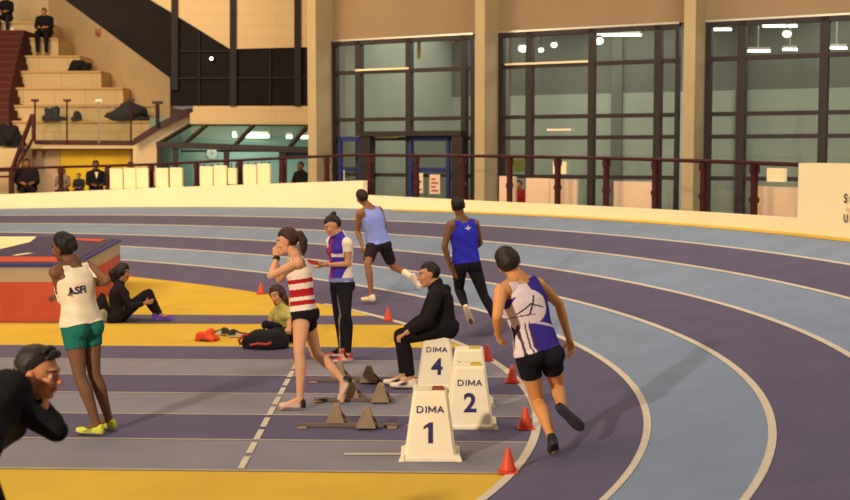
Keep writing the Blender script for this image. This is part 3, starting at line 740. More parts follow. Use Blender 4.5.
class Person:
    """joints: world points; S: stature factor; near voxels fine, far ones coarse"""
    def __init__(s, J, look, S=1.0, female=False, vox=.008, build=1.0, loc=None, label='', group=None, skin=(196,140,104), hair=(40,26,20), hands=None, bend_fingers=.5):
        s.J = J; s.S = S; s.skin = skin; s.hairc = hair; s.vox = vox; s.fem = female; s.build = build
        J['neck'] = np.array(J['neck']); up = nrm(J['neck']-J['pelvis'])
        lat = nrm((J['shR']-J['shL'])); lat = nrm(lat-up*(lat@up)); s.up, s.lat = up, lat; s.front = nrm(np.cross(up, lat))
        if 'hipL' not in J:
            hl = J.get('hiplat', lat); hw = .088*S
            J['hipL'] = J['pelvis']-hl*hw-up*.02; J['hipR'] = J['pelvis']+hl*hw-up*.02
        s.F = nrm(np.array(look, float)); s.root = empty('person', loc if loc is not None else (J['pelvis'][0], J['pelvis'][1], 0), label, 'person', group)
        s.hands = hands or {}; s.curl = bend_fingers
        s.body()
    def body(s):
        J, S, m = s.J, s.S, MB(); B = s.build; fem = s.fem
        cap = lambda pts, r, seg=12: (m.tube(pts, r, seg), [m.ball(p, (q,)*3, n=2) for p, q in zip(pts, r)])
        # torso loft with a bent spine
        P, N = J['pelvis'], J['neck']; up, lat, fr = s.up, s.lat, s.front
        hl = nrm(J['hipR']-J['hipL'])
        prof = [(-.20,.105,.085),(-.10,.155,.108),(.0,.170 if not fem else .172,.115),(.16,.162 if not fem else .148,.110),(.34,.152 if not fem else .128,.104),(.52,.166 if not fem else .138,.112),(.70,.182 if not fem else .152,.120),(.84,.178 if not fem else .148,.106),(.93,.128 if not fem else .110,.080),(1.0,.066,.058),(1.06,.05,.05)]
        n = 22; vs = []; fs = []
        s.bend = J.get('spine', fr*(.0))
        for f, a, b in prof:
            t = min(max(f, 0), 1); l = nrm(hl*(1-t)+lat*t); l = nrm(l-up*(l@up)); d = np.cross(up, l)
            c = P+(N-P)*f + s.bend*math.sin(math.pi*t) - fr*.012*math.sin(math.pi*t)
            for k in range(n):
                an = 2*math.pi*k/n; ca, sa = math.cos(an), math.sin(an)
                ex = .82; vs.append(c+l*a*S*B*math.copysign(abs(ca)**ex, ca)+d*b*S*B*math.copysign(abs(sa)**ex, sa))
        for i in range(len(prof)-1):
            for k in range(n): fs.append((i*n+k, i*n+(k+1) % n, (i+1)*n+(k+1) % n, (i+1)*n+k))
        fs += [tuple(range(n))[::-1], tuple((len(prof)-1)*n+k for k in range(n))]; m.mesh(vs, fs)
        # buttocks, chest, shoulder yoke
        for sd in (-1, 1):
            m.ball(P+hl*.075*S*sd-fr*.055*S-up*.05, (.088*S*B,)*3, n=2)
            c = P+(N-P)*.72+lat*.072*S*sd+fr*(.07 if fem else .055)*S; r = .058*S if fem else .062*S; m.ball(c, (r,)*3, n=2)
        yc = P+(N-P)*.9
        for k in 'LR':
            sh = J['sh'+k]; cap([yc+(sh-yc)*.25, yc+(sh-yc)*.7-up*.01, sh-up*.012], [.066*S*B, .064*S*B, .060*S*B*(.9 if fem else 1)])
            cap([N+up*.065*S, N+up*.012*S+(sh-N)*.35, sh-up*.002], [.052*S, .050*S, .048*S*B])
            el, wr = J['el'+k], J['wr'+k]; fm = (.86 if fem else 1.0)*S*B
            cap([sh, sh+(el-sh)*.35, sh+(el-sh)*.8, el, ], [.054*fm,.051*fm,.041*fm,.039*fm])
            cap([el, el+(wr-el)*.28, el+(wr-el)*.75, wr], [.038*fm,.041*fm,.031*fm,.026*fm])
            s.hand(m, k)
            hp, kn, an, to = J['hip'+k], J['kn'+k], J['an'+k], J['to'+k]; lm_ = S*B
            sh_ = nrm(an-kn); th = nrm(kn-hp); back = nrm((hp-kn)*0-np.cross(np.cross(th, sh_)+1e-6*hl, sh_)*0 - s.front) if False else None
            side = hl; calf = nrm(np.cross(sh_, side)); 
            if calf@s.front > 0 and sh_@up < -.3: calf = -calf
            if sh_@up >= -.3: calf = nrm(-(th-sh_*(th@sh_))) if np.linalg.norm(th-sh_*(th@sh_)) > .2 else calf
            cap([hp, hp+(kn-hp)*.25, hp+(kn-hp)*.6, kn-(kn-hp)*.08, kn], [.092*lm_,.086*lm_,.070*lm_,.056*lm_,.053*lm_])
            cap([kn, kn+(an-kn)*.3+calf*.014, kn+(an-kn)*.6+calf*.008, an-(an-kn)*.08, an], [.052*lm_,.056*lm_,.045*lm_,.034*lm_,.034*lm_])
            f = nrm(to-an); cap([an, an+(to-an)*.5, to], [.034*S,.034*S,.026*S])
        # neck, head
        H, F = J['head'], s.F; U = J.get('headup', nrm(H-N)); U = nrm(U-F*(U@F)); Sd = nrm(np.cross(F, U)); s.U, s.Sd = U, Sd; h = S*1.03
        cap([N-up*.02, N+(H-N)*.35, H-U*.05*h-F*.018*h], [.064*S*(.88 if fem else 1),.058*S*(.88 if fem else 1),.057*S*(.88 if fem else 1)])
        A = [Sd, F, U]
        el_ = lambda o, r: m.ball(H+(Sd*o[0]+F*o[1]+U*o[2])*h, np.array(r)*h, A, n=2)
        m.ball(H+(F*-.012+U*.022)*h, np.array((.075,.096,.096))*h, A, n=3)
        el_((0,.022,-.042), (.058,.066,.074)); el_((0,.060,-.098), (.026,.024,.02)); el_((0,.03,-.082), (.045,.05,.034))
        el_((0,.076,.026), (.05,.022,.016))
        for sd in (-1, 1):
            el_((sd*.036,.060,-.03), (.027,.027,.026)); el_((sd*.077,-.012,-.006), (.011,.022,.033)); el_((sd*.03,.076,.0), (.016,.012,.011)); el_((sd*.074,-.006,-.03),(.010,.014,.014))
        m.tube([H+(F*.086+U*.012)*h, H+(F*.100+U*-.015)*h, H+(F*.107+U*-.03)*h], [.010*h,.012*h,.014*h], 8); el_((0,.108,-.03), (.016,.014,.013)); el_((0,.088,-.034), (.022,.016,.012))
        el_((0,.086,-.06), (.024,.012,.007)); el_((0,.083,-.072), (.021,.012,.008))
        me = remesh(m, s.vox); co, no = arrays(me); s.co, s.no = co, no
        s.faces = [tuple(p.vertices) for p in me.polygons]
        # regions
        segs = [('torso', P-up*.08, N-up*.03, .15*S), ('neck', N, H-U*.07, .058*S), ('head', H-U*.05, H+U*.04, .1*S)]
        for k in 'LR': segs += [('ua'+k, J['sh'+k], J['el'+k], .047*S), ('fa'+k, J['el'+k], J['wr'+k], .035*S), ('ha'+k, J['wr'+k], s.tip[k], .05*S), ('th'+k, J['hip'+k], J['kn'+k], .075*S), ('sk'+k, J['kn'+k], J['an'+k], .047*S), ('ft'+k, J['an'+k], J['to'+k], .034*S)]
        D = []; s.t = {}; s.names = [g[0] for g in segs]
        for nme, a, b, r in segs:
            t, d = seg_t(co, a, b); s.t[nme] = t; D.append(d/r)
        D = np.array(D); s.reg = np.argmin(D, axis=0); s.D = dict(zip(s.names, D))
        ax = N-P; s.h = ((co-P)@ax)/(ax@ax); ctr = P+np.outer(s.h, ax); s.la = ((co-ctr)@lat)/S; s.fo = ((co-ctr)@fr)/S
        q = (co-H)/h; s.hf, s.hs, s.hu = q@F, q@Sd, q@U
        s.isr = lambda *ns: np.isin(s.reg, [s.names.index(x) for x in ns])
        col = np.tile(L(s.skin), (len(co), 1)); hd = s.isr('head', 'neck')
        lip = hd & (s.hf > .07) & (abs(s.hs) < .024) & (s.hu < -.054) & (s.hu > -.078); col[lip] = L(s.skin)*np.array([.85,.55,.55])
        for sd in (-1, 1):
            d = np.hypot(s.hs-sd*.031, s.hu-.002); e_ = hd & (s.hf > .055)
            col[e_ & (np.hypot((s.hs-sd*.031)*.7, (s.hu-.002)*1.9) < .0105)] = L((168,140,122)); col[e_ & (np.hypot((s.hs-sd*.031), (s.hu-.002)*1.25) < .0075)] = L((34,22,18))
            col[e_ & (abs(s.hs-sd*.031) < .02) & (abs(s.hu-.024-.004*np.cos((s.hs-sd*.031)*80)) < .0055)] = L(s.hairc)
        ear = hd & (abs(s.hs) > .072); col[ear] = L(s.skin)*np.array([.95,.8,.75])
        set_col(me, col); me.polygons.foreach_set('use_smooth', [True]*len(me.polygons)); me.materials.append(SKIN)
        o = bpy.data.objects.new('body', me); COL.objects.link(o); attach(o, s.root); s.bodyo = o
    def hand(s, m, k):
        J, S = s.J, s.S*(.92 if s.fem else 1.0); W, E = J['wr'+k], J['el'+k]
        spec = s.hands.get(k, {}); D = nrm(np.array(spec.get('dir', W-E), float)); 
        pn = np.array(spec.get('palm', (-s.lat if k == 'R' else s.lat)), float); pn = nrm(pn-D*(pn@D))
        T = np.cross(D, pn)*(1 if k == 'R' else -1)       # thumb side
        T = nrm(T); curl = spec.get('curl', s.curl)
        m.ball(W+D*.048*S, (.052*S,.040*S,.017*S), [D, T, pn], n=2); m.ball(W+D*.07*S, (.028*S,.042*S,.014*S), [D, T, pn], n=2)
        m.tube([W-D*.01, W+D*.03*S], [.025*S,.027*S], 10)
        for i, (o, ln) in enumerate([(.033,.074),(.0115,.082),(-.0105,.076),(-.032,.060)]):
            p = W+D*(.083-.006*abs(i-1))*S+T*o*S; d = nrm(D+T*o*2.6); pts = [p-d*.012*S]; r = [.0092*S]
            for j, g in enumerate((.45,.32,.25)):
                a = curl*(.5+.5*j)*(1+.12*i); d = nrm(d*math.cos(a)+pn*math.sin(a)); p = p+d*ln*g*S*1.05; pts.append(p); r.append((.0086,.0080,.0068)[j]*S)
            m.tube(pts, r, 8); [m.ball(pp, (rr,)*3, n=1) for pp, rr in zip(pts, r)]
        p = W+D*.022*S+T*.030*S; d = nrm(D*.62+T*.75+pn*.25); pts = [p]
        for g in (.040,.030): p = p+d*g*S; pts.append(p); d = nrm(d*.9+D*.25+pn*.25*curl)
        m.tube(pts, [.0125*S,.0105*S,.008*S], 8); [m.ball(pp, (rr*S,)*3, n=1) for pp, rr in zip(pts, (.0125,.0105,.008))]
        if not hasattr(s, 'tip'): s.tip = {}
        s.tip[k] = W+D*.17*S
    def garment(s, name, mask, off, colf, smooth=2, mat_=None, parent=None, label=None, drop=0, relax=0):
        off = np.broadcast_to(np.asarray(off, float), mask.shape) if not callable(off) else off(s)
        fs = [f for f in s.faces if all(mask[i] for i in f)]
        if not fs: return None
        used = np.unique(np.concatenate([np.array(f) for f in fs])); mp = -np.ones(len(s.co), int); mp[used] = np.arange(len(used))
        co, no = s.co[used].copy(), s.no[used].copy(); F2 = [tuple(mp[list(f)]) for f in fs]
        ed = np.unique(np.sort(np.concatenate([np.array([(f[i], f[(i+1) % len(f)]) for i in range(len(f))]) for f in F2]), axis=1), axis=0)
        deg = np.zeros(len(co)); np.add.at(deg, ed[:, 0], 1); np.add.at(deg, ed[:, 1], 1)
        def avg(x):
            a = np.zeros_like(x); np.add.at(a, ed[:, 0], x[ed[:, 1]]); np.add.at(a, ed[:, 1], x[ed[:, 0]]); return a/np.maximum(deg, 1)[:, None]
        eall = np.sort(np.concatenate([np.array([(f[i], f[(i+1) % len(f)]) for i in range(len(f))]) for f in F2]), axis=1)
        eu, ec = np.unique(eall, axis=0, return_counts=True); be = eu[ec == 1]
        bd = np.zeros(len(co)); np.add.at(bd, be[:, 0], 1); np.add.at(bd, be[:, 1], 1); ib = bd > 0
        def bsmooth(x, n):
            for _ in range(n):
                a = np.zeros_like(x); np.add.at(a, be[:, 0], x[be[:, 1]]); np.add.at(a, be[:, 1], x[be[:, 0]])
                x[ib] = .5*x[ib]+.5*(a[ib]/bd[ib][:, None])
            return x
        cn = no.copy()
        for _ in range(6): cn = avg(cn)
        cn /= np.linalg.norm(cn, axis=1)[:, None]+1e-9
        base = co.copy(); co = bsmooth(co, 14); co = co+cn*off[used][:, None]
        for _ in range(smooth+relax):
            q_ = avg(co); co[~ib] = .5*co[~ib]+.5*q_[~ib]
        if smooth+relax:      # never sink into the skin
            d = np.einsum('ij,ij->i', co-base, no); need = np.minimum(off[used]*.55, .006); co += no*np.where(ib, 0, np.maximum(need-d, 0))[:, None]
        me = bpy.data.meshes.new(name); me.from_pydata(co.tolist(), [], F2); me.update()
        c = colf(s) if callable(colf) else np.tile(L(colf), (len(s.co), 1)); set_col(me, c[used])
        me.polygons.foreach_set('use_smooth', [True]*len(F2)); me.materials.append(mat_ or FABRIC)
        o = bpy.data.objects.new(name, me); COL.objects.link(o); attach(o, parent or s.root)
        sm = o.modifiers.new('thickness', 'SOLIDIFY'); sm.thickness = .004; sm.offset = 0
        if label: o['label'] = label
        return o
    def hair(s, style='short', col=None, thick=.014, label=None):
        col = col or s.hairc; hu, hf, hs = s.hu, s.hf, s.hs; hd = s.isr('head', 'neck')
        line = {'short': np.where(hf > .045, .080-.35*np.maximum(abs(hs)-.03, 0), np.where(hf > -.025, .004+1.05*(hf+.025), -.05)), 'crop': np.where(hf > .02, .06, np.where(hf > -.03, .02, -.04)),
                'tied': np.where(hf > .02, .058-.1*(hf-.02), np.where(hf > -.03, .01+(hf+.03)*.9, -.05)), 'long': np.where(hf > .045, .055, np.where(hf > -.01, -.05, -.11))}[style]
        mask = hd & (hu > line) & ~((abs(hs) > .079) & (hu < .03) & (style != 'long'))
        w = np.array([1+(.3*noise.noise(Vector(p)*30))+.14*noise.noise(Vector(p)*90) for p in s.co]) if style != 'none' else 1
        nz = np.array([1+.35*noise.noise(Vector((p[0]*70, p[1]*70, p[2]*25))) for p in s.co])[:, None]
        return s.garment('hair', mask, thick*w*np.clip((hu-line)/.06, .10, 1)*np.where(style == 'short', np.clip(.4+(hu+.02)/.10, .45, 1.25), 1), lambda q: np.tile(L(col), (len(s.co), 1))*nz, 1, HAIRM, label=label)
    def tube_part(s, name, pts, r, col, mat_=None, parent=None, flat=None, label=None):
        mb = MB(); mb.tube(pts, r, 10); [mb.ball(p, (q,)*3, n=2) for p, q in zip(pts, r)]
        me = remesh(mb, max(s.vox, .006), 2); set_col(me, np.tile(L(col), (len(me.vertices), 1))); me.polygons.foreach_set('use_smooth', [True]*len(me.polygons))
        me.materials.append(mat_ or HAIRM); o = bpy.data.objects.new(name, me); COL.objects.link(o); attach(o, parent or s.root)
        if label: o['label'] = label
        return o
    def shoe(s, k, colu, cols, accent=None, label=None, lift=25):
        J = s.J; an, to, kn = J['an'+k], J['to'+k], J['kn'+k]; w = nrm(kn-an); f0 = nrm(to-an)
        side = nrm(np.cross(f0, w)); a = math.radians(lift); f = f0*math.cos(a)+np.cross(side, f0)*math.sin(a)
        u = nrm(np.cross(side, f))
        if 'flat' in J and k in J['flat']: f = nrm(np.array([f0[0], f0[1], 0])); side = nrm(np.cross(f, [0,0,1.])); u = np.array([0,0,1.])
        S = s.S*(.92 if s.fem else 1); heel = an-u*.085*S-f*.062*S
        return make_shoe('shoe', heel, f, u, S, colu, cols, accent, s.root, label)
    def settle(s, z):
        """rest the lowest shoe on the floor height z"""
        pass
    def print_on(s, garment, body, size, h, la, col, side=-1, bold=.004, name='print'):
        """lettering laid on the cloth at spine height h, lateral offset la"""
        me = text_mesh(body, size, bold); J = s.J; P, N = J['pelvis'], J['neck']; c = P+(N-P)*h+s.lat*la
        dg = bpy.context.evaluated_depsgraph_get(); gm = garment.data
        bv = BVHTree.FromPolygons([v.co[:] for v in gm.vertices], [tuple(p.vertices) for p in gm.polygons])
        X = s.lat*(1 if side < 0 else -1); dirv = Vector(s.front*(-side)*-1) ; out = s.front*side; vs = []
        for v in me.vertices:
            o = c+X*v.co.x+s.up*v.co.y+out*.5; hit = bv.ray_cast(Vector(o), Vector(-out))
            p = np.array(hit[0]) if hit[0] is not None else o-out*.38
            vs.append(p+out*.006)
        r = MB().mesh(vs, [tuple(p.vertices) for p in me.polygons]).build(name, col, garment); bpy.data.meshes.remove(me); return r
def make_shoe(name, heel, f, u, S, colu, cols, accent, parent, label=None):
    side = np.cross(f, u); Ln = .275*S; secs = [(.0,.022,.05),(.04,.032,.085),(.16,.038,.105),(.30,.038,.108),(.42,.037,.088),(.58,.042,.066),(.75,.047,.054),(.88,.042,.046),(.96,.028,.038),(1.0,.012,.028)]
    vs = []; fs = []; n = 14; cc = []
    for t, w, h in secs:
        toe = .012*max(0, t-.75)/.25
        for i in range(n):
            a = 2*math.pi*i/n; x = math.sin(a); y = -math.cos(a)
            yy = (h*.5*(1+y)) if y > -.5 else 0 if y < -.75 else h*.5*(1+y)*.5
            xx = w*math.copysign(abs(x)**.6, x)*(1 if yy < h*.5 else .92)
            vs.append(heel+f*t*Ln+u*(yy+toe)*S+side*xx*S)
            c = L(cols) if yy < .02 else L(colu)
            if accent == 'heel':
                if t < .28: c = L((30,24,26))
            elif accent and .3 < t < .65 and .02 <= yy < h*.75: c = L(accent)
            cc.append(c)
    for i in range(len(secs)-1):
        for k in range(n): fs.append((i*n+k, i*n+(k+1) % n, (i+1)*n+(k+1) % n, (i+1)*n+k))
    fs += [tuple(range(n))[::-1], tuple((len(secs)-1)*n+k for k in range(n))]
    o = MB().mesh(vs, fs).build(name, SHOEM, parent, True); set_col(o.data, np.array(cc))
    if label: o['label'] = label
    return o

class Rig:
    """joint solver: keeps every bone at its human length while a joint stays on its sight of the hall"""
    def __init__(s, Y0, S=1.0): s.Y0 = Y0; s.S = S; s.J = {}; s.log = []
    def put(s, n, u, v, dy=0): s.J[n] = at(u, v, s.Y0+dy); return s.J[n]
    def bone(s, n, par, u, v, Ln, sign):
        p = s.J[par]; r = ray(u, v); r = r/np.linalg.norm(r); o = np.array([0, 0, EYE]); Ln *= s.S
        b = r@(p-o); q = o+r*b; d = np.linalg.norm(q-p)
        if d > Ln: s.J[n] = q; s.log.append((n, round(d/Ln, 2)))
        else: s.J[n] = q+r*math.sqrt(Ln*Ln-d*d)*sign
        return s.J[n]
def rig(Y0, pts, S=1.0, female=False):
    """pts: name -> (u, v, sign); sign +1 bends away down the hall, -1 towards the viewer, 0 stays level"""
    r = Rig(Y0, S); r.put('pelvis', *pts['pelvis'][:2]); r.bone('neck', 'pelvis', *pts['neck'][:2], .50, pts['neck'][2]*.0 if pts['neck'][2] == 0 else pts['neck'][2])
    r.bone('head', 'neck', *pts['head'][:2], .17, pts['head'][2])
    w = .17 if female else .195
    for k in 'LR':
        r.bone('sh'+k, 'neck', *pts['sh'+k][:2], w, pts['sh'+k][2])
    lat = nrm(r.J['shR']-r.J['shL']); up = nrm(r.J['neck']-r.J['pelvis']); lat = nrm(lat-up*(lat@up)); hl = lat
    if 'hiplat' in pts: hl = nrm(np.array(pts['hiplat'], float)); r.J['hiplat'] = hl
    for k, sg in (('L', -1), ('R', 1)):
        r.J['hip'+k] = r.J['pelvis']+hl*.088*S*sg-up*.02
        r.bone('el'+k, 'sh'+k, *pts['el'+k][:2], .285, pts['el'+k][2]); r.bone('wr'+k, 'el'+k, *pts['wr'+k][:2], .25, pts['wr'+k][2])
        r.bone('kn'+k, 'hip'+k, *pts['kn'+k][:2], .43, pts['kn'+k][2]); r.bone('an'+k, 'kn'+k, *pts['an'+k][:2], .41, pts['an'+k][2]); r.bone('to'+k, 'an'+k, *pts['to'+k][:2], .175, pts['to'+k][2])
    if 'flat' in pts: r.J['flat'] = pts['flat']
    if r.log: print('RIG', Y0, r.log)
    return r.J
def plant(J, k, z, toe=False):
    """stand one foot on floor height z: flat, or on its toes"""
    if toe: d = z+.024-J['to'+k][2]; J['to'+k] = J['to'+k]+np.array([0,0,d]); J['an'+k] = J['an'+k]+np.array([0,0,d])
    else:
        J['an'+k] = J['an'+k]*np.array([1,1,0])+np.array([0,0,z+.09]); J['to'+k] = J['to'+k]*np.array([1,1,0])+np.array([0,0,z+.024])
def shift_down(J, z_floor, keys=('toL','toR')):
    """lower or raise a whole pose so that its lowest foot rests on z_floor"""
    zs = []
    for k in 'LR': zs.append(min(J['to'+k][2]-.022, J['an'+k][2]-.088))
    d = z_floor-min(zs); print('SETTLE', round(d, 3), [round(float(z), 3) for z in zs])
    for n in J:
        if isinstance(J[n], np.ndarray) and n not in ('hiplat', 'headup', 'spine'): J[n] = J[n]+np.array([0, 0, d])
    return J
# ------------------------------------------------------------------ the athletes
def cols(s, base): return np.tile(L(base), (len(s.co), 1))
def vest_mask(s, hem=-.06, strap=.14, neckf=.86, neckb=.95, arm=.70):
    ok = s.isr('torso') | (s.isr('uaL','uaR') & (abs(s.la) < strap)) | (s.isr('thL','thR') & (s.h > hem) & (np.where(s.isr('thL'), s.t['thL'], s.t['thR']) < .16)) | (s.isr('neck') & (s.h < .97))
    ok &= (s.h > hem) & (s.h < 1.02)
    ok &= ~((s.h > arm) & (abs(s.la) > strap+.10*np.clip((arm+.12-s.h)/.12, 0, 1)))
    nk = np.where(s.fo > 0, neckf, neckb); ok &= ~((s.h > nk) & (abs(s.la) < .055))
    return ok
def sleeve_mask(s, arm_to=.97, hem=-.10, whole=True):
    ok = s.isr('torso','uaL','uaR') | (s.isr('neck') & (s.h < 1.02)) | (s.isr('thL','thR') & (s.h > hem) & (np.where(s.isr('thL'), s.t['thL'], s.t['thR']) < .16))
    if whole: ok |= (s.isr('faL') & (s.t['faL'] < arm_to)) | (s.isr('faR') & (s.t['faR'] < arm_to))
    else:
        for k in 'LR': ok &= ~(s.isr('ua'+k) & (s.t['ua'+k] > arm_to))
    return ok & (s.h > hem) | (s.isr('faL','faR','uaL','uaR') & ok)
def legs_mask(s, th=1.0, sk=0.0, top=.12):
    ok = (s.isr('torso') & (s.h < top))
    for k in 'LR': ok |= s.isr('th'+k) & (s.t['th'+k] <= th); ok |= (s.isr('sk'+k) & (s.t['sk'+k] < sk)) if sk > 0 else False
    if sk > .95: ok |= s.isr('ftL','ftR') & (np.minimum(s.t['ftL'], s.t['ftR']) < .12)
    return ok & ~(s.isr('faL','faR','haL','haR'))
def z_bank(u, v):
    """height of the banked lane seen at (u, v)"""
    best = None
    for i in range(0, 61):
        for j in range(0, 61):
            p = bend(i/10, .2+1.9*j/60); q = to_px(p); d = (q[0]-u)**2+(q[1]-v)**2
            if best is None or d < best[0]: best = (d, p[2])
    return best[1]

# vest runner in teal shorts
J = rig(10.4, dict(pelvis=(81,323), neck=(72,266,0), head=(63,248,0), shL=(55,271,-1), shR=(88,266,1), elL=(63,299,1), wrL=(54,297,1), elR=(107,281,-1), wrR=(97,284,1),
    knL=(80,377,-1), anL=(97,421,1), toL=(81,430,1), knR=(94,373,1), anR=(109,415,1), toR=(97,424,1)), .97, True)
plant(J,'L',.006); plant(J,'R',.006)
a = Person(J, (-.92,.38,-.06), S=.97, female=True, build=1.06, vox=.0062, skin=(112,74,50), hair=(30,20,16), label='runner in a white lettered vest and teal shorts jogging away beside the landing mat', bend_fingers=.9,
    hands=dict(L=dict(palm=(.2,.6,-.6)), R=dict(palm=(-.6,.3,.3), dir=(-.5,.8,.1))))
a.garment('shorts', legs_mask(a, .44, 0, .13), .007, (30,104,92), 2)
g = a.garment('vest', vest_mask(a, -.03, .132), lambda s: .012+.012*np.clip(.4-s.h, 0, 1), lambda s: np.where(((abs(s.la) > .132))[:, None], L((226,206,176)), L((232,214,186)))*(1-.04*np.sin(s.h*24+s.la*20))[:, None], 3, relax=4)
a.print_on(g, 'ASFI', .084, .57, -.075, M['ink'], -1, .003, 'lettering')
a.hair('short', thick=.02); a.tube_part('hair_bun', [a.J['head']+a.U*.03-a.F*.085, a.J['head']+a.U*.01-a.F*.105], [.055,.045], (28,20,16))
a.shoe('L', (206,206,62), (210,196,120), (150,160,50)); a.shoe('R', (206,206,62), (210,196,120), (150,160,50))

# bending boy in black at the near corner
J = rig(5.45, dict(pelvis=(-31,450), neck=(15,396,1), head=(39,373,0), shL=(24,394,1), shR=(2,398,-1), elR=(57,431,-1), wrR=(38,415,1), elL=(54,424,1), wrL=(44,410,0), hiplat=(.15,-1,0),
    knL=(-14,542,1), anL=(-40,650,1), toL=(-4,668,0), knR=(6,548,-1), anR=(-34,656,-1), toR=(4,672,0)), 1.0)
plant(J,'L',.004); plant(J,'R',.004); J['headup'] = np.array([-.12,0,1.0])
b = Person(J, (.97,-.10,-.14), S=1.0, vox=.0055, skin=(186,122,84), hair=(34,24,20), label='young man in black leaning forward with a hand under his chin', bend_fingers=1.0,
    hands=dict(R=dict(palm=(-.2,.6,.6), dir=(.25,.5,.55)), L=dict(palm=(-.5,-.5,.4), dir=(-.2,-.2,.8))))
b.garment('trousers', legs_mask(b, 1.0, .97, .14), .014, (24,22,26), 3, relax=4)
b.garment('top', sleeve_mask(b, .72, -.12), .015, (22,20,24), 3, relax=6)
b.hair('short', thick=.015)
H = b.J['head']; b.tube_part('fringe', [H+b.U*.085+b.F*.055-b.Sd*.055, H+b.U*.102+b.F*.072-b.Sd*.02, H+b.U*.108+b.F*.07+b.Sd*.015, H+b.U*.09+b.F*.055+b.Sd*.05], [.014,.022,.024,.014], (34,24,20))
b.tube_part('fringe', [H+b.U*.118+b.F*.045-b.Sd*.04, H+b.U*.128+b.F*.04, H+b.U*.118+b.F*.03+b.Sd*.045], [.014,.020,.014], (30,22,18))
b.shoe('L', (40,40,46), (200,190,180)); b.shoe('R', (40,40,46), (200,190,180))

# woman in black sitting by the mat
J = rig(17.35, dict(pelvis=(119,315), neck=(119,286,0), head=(123,273,0), shR=(121,290,-1), shL=(119,288,1), elR=(131,306,-1), wrR=(145,303,0), elL=(129,304,1), wrL=(146,301,0), hiplat=(0,-1,0),
    knR=(149,293,-1), anR=(160,315,0), toR=(170,318,0), knL=(146,294,1), anL=(156,315,0), toL=(166,317,0)), .97, True)
plant(J,'L',.006); plant(J,'R',.006)
c_ = Person(J, (.97,-.1,-.12), S=.97, female=True, vox=.009, skin=(150,98,68), hair=(22,16,16), label='woman in black sitting on the yellow with knees up beside the landing mat')
c_.garment('trousers', legs_mask(c_, 1.0, .97, .14), .012, (24,20,24), 3, relax=3)
c_.garment('jacket', sleeve_mask(c_, .95, -.14), .018, (26,20,24), 3, relax=4)
c_.hair('long', thick=.03)
c_.tube_part('hair_bun', [c_.J['head']+np.array([-.09,0,.03]), c_.J['head']+np.array([-.14,0,-.0]), c_.J['head']+np.array([-.13,0,-.10])], [.07,.07,.045], (22,16,16))
for k in 'LR': c_.shoe(k, (84,48,150), (120,90,180), (60,30,120))

# girl in the striped vest hiding her face
J = rig(11.75, dict(pelvis=(303,310), neck=(296,258,0), head=(287,241,0), shL=(298,262,-1), shR=(294,260,1), elL=(271,276,-1), wrL=(277,257,1), elR=(279,280,1), wrR=(276,259,-1), hiplat=(.05,1,0),
    knL=(299,352,-1), anL=(300,393,0), toL=(282,400,0), knR=(316,354,0), anR=(343,384,-1), toR=(342,405,0)), .97, True)
plant(J,'L',.008); plant(J,'R',.006,True); J['headup'] = np.array([-.12,0,1.])
d_ = Person(J, (-.97,.12,-.2), S=.97, female=True, vox=.006, skin=(206,150,112), hair=(58,34,22), label='girl in a red striped white vest walking with a hand over her face', bend_fingers=.35,
    hands=dict(L=dict(palm=(-.1,.9,.0), dir=(-.12,.42,.9)), R=dict(palm=(.5,-.6,.2), dir=(-.05,-.35,.95))))
d_.garment('shorts', legs_mask(d_, .27, 0, .10), .008, (26,20,26), 2)
def stripes(s):
    c = np.tile(L((236,216,192)), (len(s.co), 1)); h = s.h
    for a0, a1 in ((.52,.60),(.26,.41),(.10,.19)): c[(h > a0) & (h < a1)] = L((176,30,36))
    return c
d_.garment('vest', vest_mask(d_, -.01, .128), lambda s: .010+.008*np.clip(.3-s.h, 0, 1), stripes, 2, relax=2)
d_.hair('tied', thick=.016)
H = d_.J['head']; F = d_.F; U = d_.U
d_.tube_part('ponytail', [H-F*.085+U*.055, H-F*.135+U*.035, H-F*.155-U*.03, H-F*.145-U*.10, H-F*.13-U*.155], [.032,.042,.044,.034,.014], (52,30,20))
w = d_.J['wrL']; dv = nrm(w-d_.J['elL']); mb = MB(); mb.tube([w-dv*.035, w-dv*.005], .033, 14); mb.ball(w-dv*.02+np.array([0,-.032,0]), (.016,.008,.016), n=2); mb.build('wristwatch', M['black'], d_.root, True)
for k in 'LR': d_.shoe(k, (206,160,140), (226,200,176), 'heel', lift=25)

# girl in violet vest looking at her phone
J = rig(14.3, dict(pelvis=(341,281), neck=(340,239,0), head=(332.5,226,0), shL=(348,243,-1), shR=(331,241,1), elL=(348,264,0), wrL=(328,265,-1), elR=(333,262,0), wrR=(320,266,1), hiplat=(-.5,.85,0),
    knL=(346,315,-1), anL=(348,347,0), toL=(337,356,-1), knR=(338,313,0), anR=(342,345,0), toR=(331,351,0)), .97, True)
plant(J,'L',.008); plant(J,'R',.008)
e_ = Person(J, (-.82,-.42,-.42), S=.97, female=True, vox=.007, skin=(192,134,98), hair=(36,24,20), label='girl in a violet and white top and black leggings looking down at her phone', bend_fingers=.8,
    hands=dict(L=dict(palm=(0,.3,.9)), R=dict(palm=(.3,-.3,.9))))
e_.garment('leggings', legs_mask(e_, 1.0, .97, .08), .006, lambda s: np.where((np.abs(s.la-.02) < .004)[:, None] & (s.h < -.3)[:, None], L((150,130,120)), L((24,20,26))), 2)
